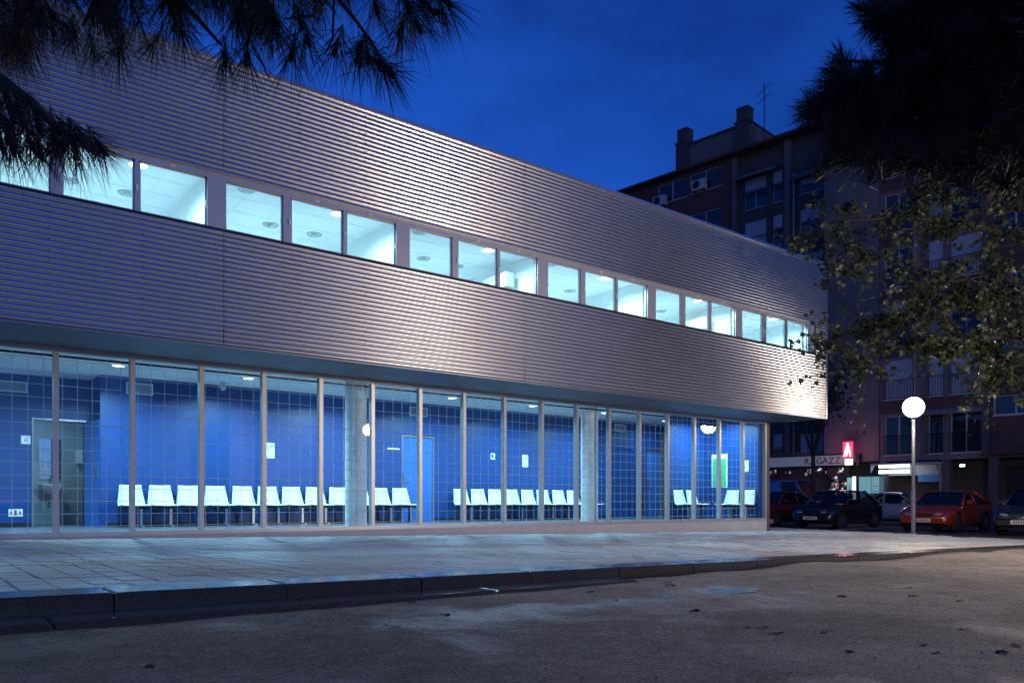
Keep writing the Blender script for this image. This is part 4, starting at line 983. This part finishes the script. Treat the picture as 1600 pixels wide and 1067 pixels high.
def pine_right():
    rnd = random.Random(33)
    base = W(2100, 784, 6.4); base.z = dz(base.x, base.y) - .05
    T = empty('pine_tree', base, 0, 'dark bushy pine filling the sky above the leafy plane tree', 'tree')
    off = base
    tr = MB(); tr.tube([(0,0,0), (-.1,.05,1.6), (-.25,.1,3.4), (-.5,.2,5.2), (-.6,.3,7.0)], [.24,.21,.17,.13,.06], 12); tr.build('trunk', M['bark'], T, True)
    br = MB(); nd = MB()
    ends = [(1300, 95, 6.2), (1262, 175, 6.2), (1330, 140, 6.6), (1370, 20, 6.3), (1420, 100, 6.0), (1480, 180, 6.4), (1550, 60, 6.2), (1560, 220, 6.1), (1440, 220, 6.6)]
    for e_ in ends:
        p = W(*e_) - off; st_ = Vector((-.3, .12, max(1.6, p.z - .3))); mid = (st_ + p) / 2 + Vector((0,0,.12))
        br.tube([st_, mid, p], [.05, .03, .01], 6)
    def T_(px, py, z, ax, n, L):
        a = Vector((CP * ax[0] + SP * ax[2], -SP * ax[0] + CP * ax[2], ax[1])); tuft(nd, W(px, py, z) - off, a, n, L, .0052, 1.15, .15, rnd, .2)
    for px, py, ax in ((1312, 88, (-.3,.9,.1)), (1300, 110, (-.7,.4,.1)), (1318, 108, (-.2,.9,.1)), (1340, 112, (.2,.9,.1)), (1285, 130, (-.8,.3,.1)), (1275, 150, (-.9,.2,0)), (1262, 165, (-.95,.1,0)), (1255, 180, (-.9,-.2,0)), (1268, 185, (-.7,-.5,0)), (1290, 160, (-.6,.3,0)), (1300, 185, (-.4,-.6,0)), (1345, 12, (-.7,.4,0)), (1352, 30, (-.8,-.3,0)), (1358, 5, (-.6,.6,0)), (1365, 45, (-.4,-.7,0)), (1385, 70, (-.6,-.3,0)), (1380, 100, (-.7,.2,0)), (1350, 120, (-.1,.9,0)), (1320, 130, (-.3,.6,0)), (1375, 55, (-.6,-.5,0)), (1355, 100, (.1,.9,0))):
        for r_ in range(3): T_(px + rnd.uniform(-5, 8), py + rnd.uniform(-4, 8), rnd.uniform(6., 6.4), ax, 55, .185)
    for i in range(1100):
        px = rnd.uniform(1290, 1700); py = rnd.uniform(-60, 290)
        lim = 390 - 0 * px
        if px < 1392 and py < 122 and not (px > 1372 and py < 36): continue
        if px < 1400 and py > 262: continue
        if py > 225 and rnd.random() < .35: continue
        T_(px, py, rnd.uniform(5.7, 7.6), (rnd.uniform(-.9, .4), rnd.uniform(-.6, .8), rnd.uniform(-.6, .4)), 80, .19)
    br.build('boughs', M['bark'], T, True); tag(nd.build('crown', M['needle'], T), kind='stuff')
pine_right()

LEAF = [(0,-.10), (.10,-.02), (.34,-.06), (.24,.10), (.46,.30), (.22,.28), (.16,.42), (0,.72), (-.16,.42), (-.22,.28), (-.46,.30), (-.24,.10), (-.34,-.06), (-.10,-.02)]
def leaf(m, p, nrm_, up, s, rnd):
    n_ = nrm_.normalized(); x = up.cross(n_)
    if x.length < 1e-3: x = Vector((1,0,0))
    x = x.normalized(); y = n_.cross(x); k = len(m.v)
    m.v.append(tuple(p + y * .2 * s - n_ * .06 * s))
    for a, b in LEAF: m.v.append(tuple(p + x * a * s + y * b * s + n_ * (-abs(a) * .22 + rnd.uniform(-.03, .03)) * s))
    c_ = len(LEAF); m.f += [(k, k + 1 + i, k + 1 + (i + 1) % c_) for i in range(c_)]
def plane_tree():
    rnd = random.Random(44)
    base = Vector((20.9, -9.3, 0)); base.z = -.55
    T = empty('plane_tree', base, 0, 'plane tree with broad lobed leaves lit warm by the globe lamp', 'tree'); off = base
    tr = MB(); tr.tube([(0,0,0), (-.05,.1,1.6), (-.1,.2,3.2), (-.3,.4,4.8), (-.4,.6,7.)], [.26,.23,.2,.15,.07], 12); tr.build('trunk', M['pbark'], T, True)
    br = MB(); lf = MB()
    limbs = [[(1640, 470, 17), (1560, 430, 16.6), (1490, 440, 16.4), (1420, 410, 16.2), (1350, 400, 16.2), (1275, 415, 16.4)],
             [(1640, 480, 17), (1560, 470, 16.8), (1500, 455, 16.6), (1440, 490, 16.6), (1390, 500, 16.8), (1330, 520, 17), (1262, 540, 17.4)],
             [(1640, 500, 16.4), (1590, 530, 16.0), (1530, 525, 15.8), (1470, 530, 16), (1380, 545, 16.6), (1320, 580, 17)],
             [(1640, 400, 17.2), (1560, 360, 17), (1480, 345, 16.8), (1400, 340, 16.6), (1320, 345, 16.6), (1252, 355, 16.8)],
             [(1650, 330, 16.5), (1580, 300, 16.2), (1500, 290, 16), (1430, 300, 16)],
             [(1640, 540, 15.6), (1580, 560, 15.4), (1530, 590, 15.4)]]
    twigs = []
    for L_ in limbs:
        P_ = [W(*p) - off for p in L_]; st_ = Vector((-.25, .3, max(2.2, P_[0].z - 1.0)))
        br.tube([st_] + P_, [.055 * (1 - i / (len(P_) + 1)) + .006 for i in range(len(P_) + 1)], 6)
        for i in range(len(P_) - 1):
            for k in range(13):
                t = rnd.random(); p = P_[i].lerp(P_[i+1], t)
                d_ = Vector((rnd.gauss(0, .42), rnd.gauss(0, .42), rnd.gauss(-.05, .36)))
                if rnd.random() < .5: d_ *= 1.5
                q = p + d_; br.tube([p, p.lerp(q, .5) + Vector((0,0,.04)), q], [.012, .008, .004], 4, False); twigs.append((p, q))
    for p, q in twigs:
        for k in range(rnd.randint(12, 24)):
            t = rnd.uniform(.25, 1.08); c_ = p.lerp(q, t) + Vector((rnd.gauss(0, .09), rnd.gauss(0, .09), rnd.gauss(-.03, .07)))
            nn = Vector((rnd.gauss(-.25, .6), rnd.gauss(-.35, .6), rnd.gauss(.35, .5))); upv = Vector((rnd.gauss(0, .5), rnd.gauss(0, .5), rnd.gauss(-.7, .4)))
            leaf(lf, c_, nn, upv, rnd.uniform(.11, .21), rnd)
    # two free sprays in front of the metal corner
    for pix in ([(1262, 545, 17.4), (1250, 535, 17.3), (1238, 540, 17.2)], [(1296, 500, 17.2), (1282, 496, 17.1), (1262, 486, 17.1)], [(1320, 570, 17), (1312, 585, 17)]):
        P_ = [W(*p) - off for p in pix]; br.tube(P_, .006, 4, False)
        for p in P_:
            for k in range(4): leaf(lf, p + Vector((rnd.gauss(0,.08), rnd.gauss(0,.08), rnd.gauss(-.03,.06))), Vector((rnd.gauss(0,.5), -.6, rnd.gauss(.3,.4))), Vector((rnd.gauss(0,.6), 0, -.7)), rnd.uniform(.14, .2), rnd)
    br.build('limbs', M['pbark'], T, True); tag(lf.build('crown', M['leaf'], T), kind='stuff')
plane_tree()

def street_tree(x, y, label, h, seed, cr):
    rnd = random.Random(seed); T = empty('street_tree', (x, y, -.5), 0, label, 'tree')
    tr = MB(); tr.tube([(0,0,0), (.03,0,1.4), (0,.02,h*.42)], [.13,.11,.09], 8)
    lf = MB()
    for k in range(7):
        a = k * .9 + rnd.random(); e_ = Vector((math.cos(a) * cr * rnd.uniform(.5,.9), math.sin(a) * cr * rnd.uniform(.5,.9), h * rnd.uniform(.62, .98)))
        s_ = Vector((0, .02, h * .42 - .05 * k * .3)); m_ = s_.lerp(e_, .5) + Vector((0,0,.15)); tr.tube([s_, m_, e_], [.06, .035, .012], 6)
        for i in range(230):
            t = rnd.uniform(.62, 1.15); p = s_.lerp(e_, t) + Vector((rnd.gauss(0, .36), rnd.gauss(0, .36), rnd.gauss(0, .3)))
            if p.z < h * .58: continue
            leaf(lf, p, Vector((rnd.gauss(0,1), rnd.gauss(0,1), rnd.gauss(.4,.6))), Vector((rnd.gauss(0,.5), rnd.gauss(0,.5), -.7)), rnd.uniform(.12, .2), rnd)
    tr.build('trunk', M['bark'], T, True); tag(lf.build('crown', M['leafdark'], T), kind='stuff')
p = W(1271, 784, 36.5); street_tree(p.x, p.y, 'dark forked street tree in front of the lettered shop', 7.4, 5, 1.6)

# fallen leaves and twigs on the dirt
rnd = random.Random(9)
lm = MB(); leaf(lm, Vector((0,0,.012)), Vector((.1,.1,1)), Vector((0,1,.1)), .09, rnd)
lme = bpy.data.meshes.new('fallen_leaf'); lme.from_pydata(lm.v, [], lm.f); lme.materials.append(M['leafl'])
for px, py in ((1267, 917), (1420, 932), (1424, 918), (1498, 940), (1316, 931), (1330, 1017), (1220, 990), (1285, 988), (1448, 1008), (1465, 1020), (1560, 1020), (1500, 985), (700, 962), (880, 905), (1050, 915), (1040, 912), (925, 925), (960, 938), (640, 940), (230, 1038), (1585, 1008), (1340, 890), (1090, 955), (1190, 980)):
    u = (px - 800) / 1244.4; v = (784 - py) / 1244.4
    z = (.625) / (-v - .0077 * (SP + u * CP)); p = W(px, py, z)
    if p.y > -8.3: continue
    o = mesh_obj('fallen_leaf', lme, None, (p.x, p.y, dz(p.x, p.y)), (rnd.uniform(-.25,.25), rnd.uniform(-.25,.25), rnd.uniform(0, 6)), (rnd.uniform(.7, 1.3),) * 3)
    tag(o, 'small dry leaf lying on the dirt', 'leaf', 'dry leaves on the dirt')
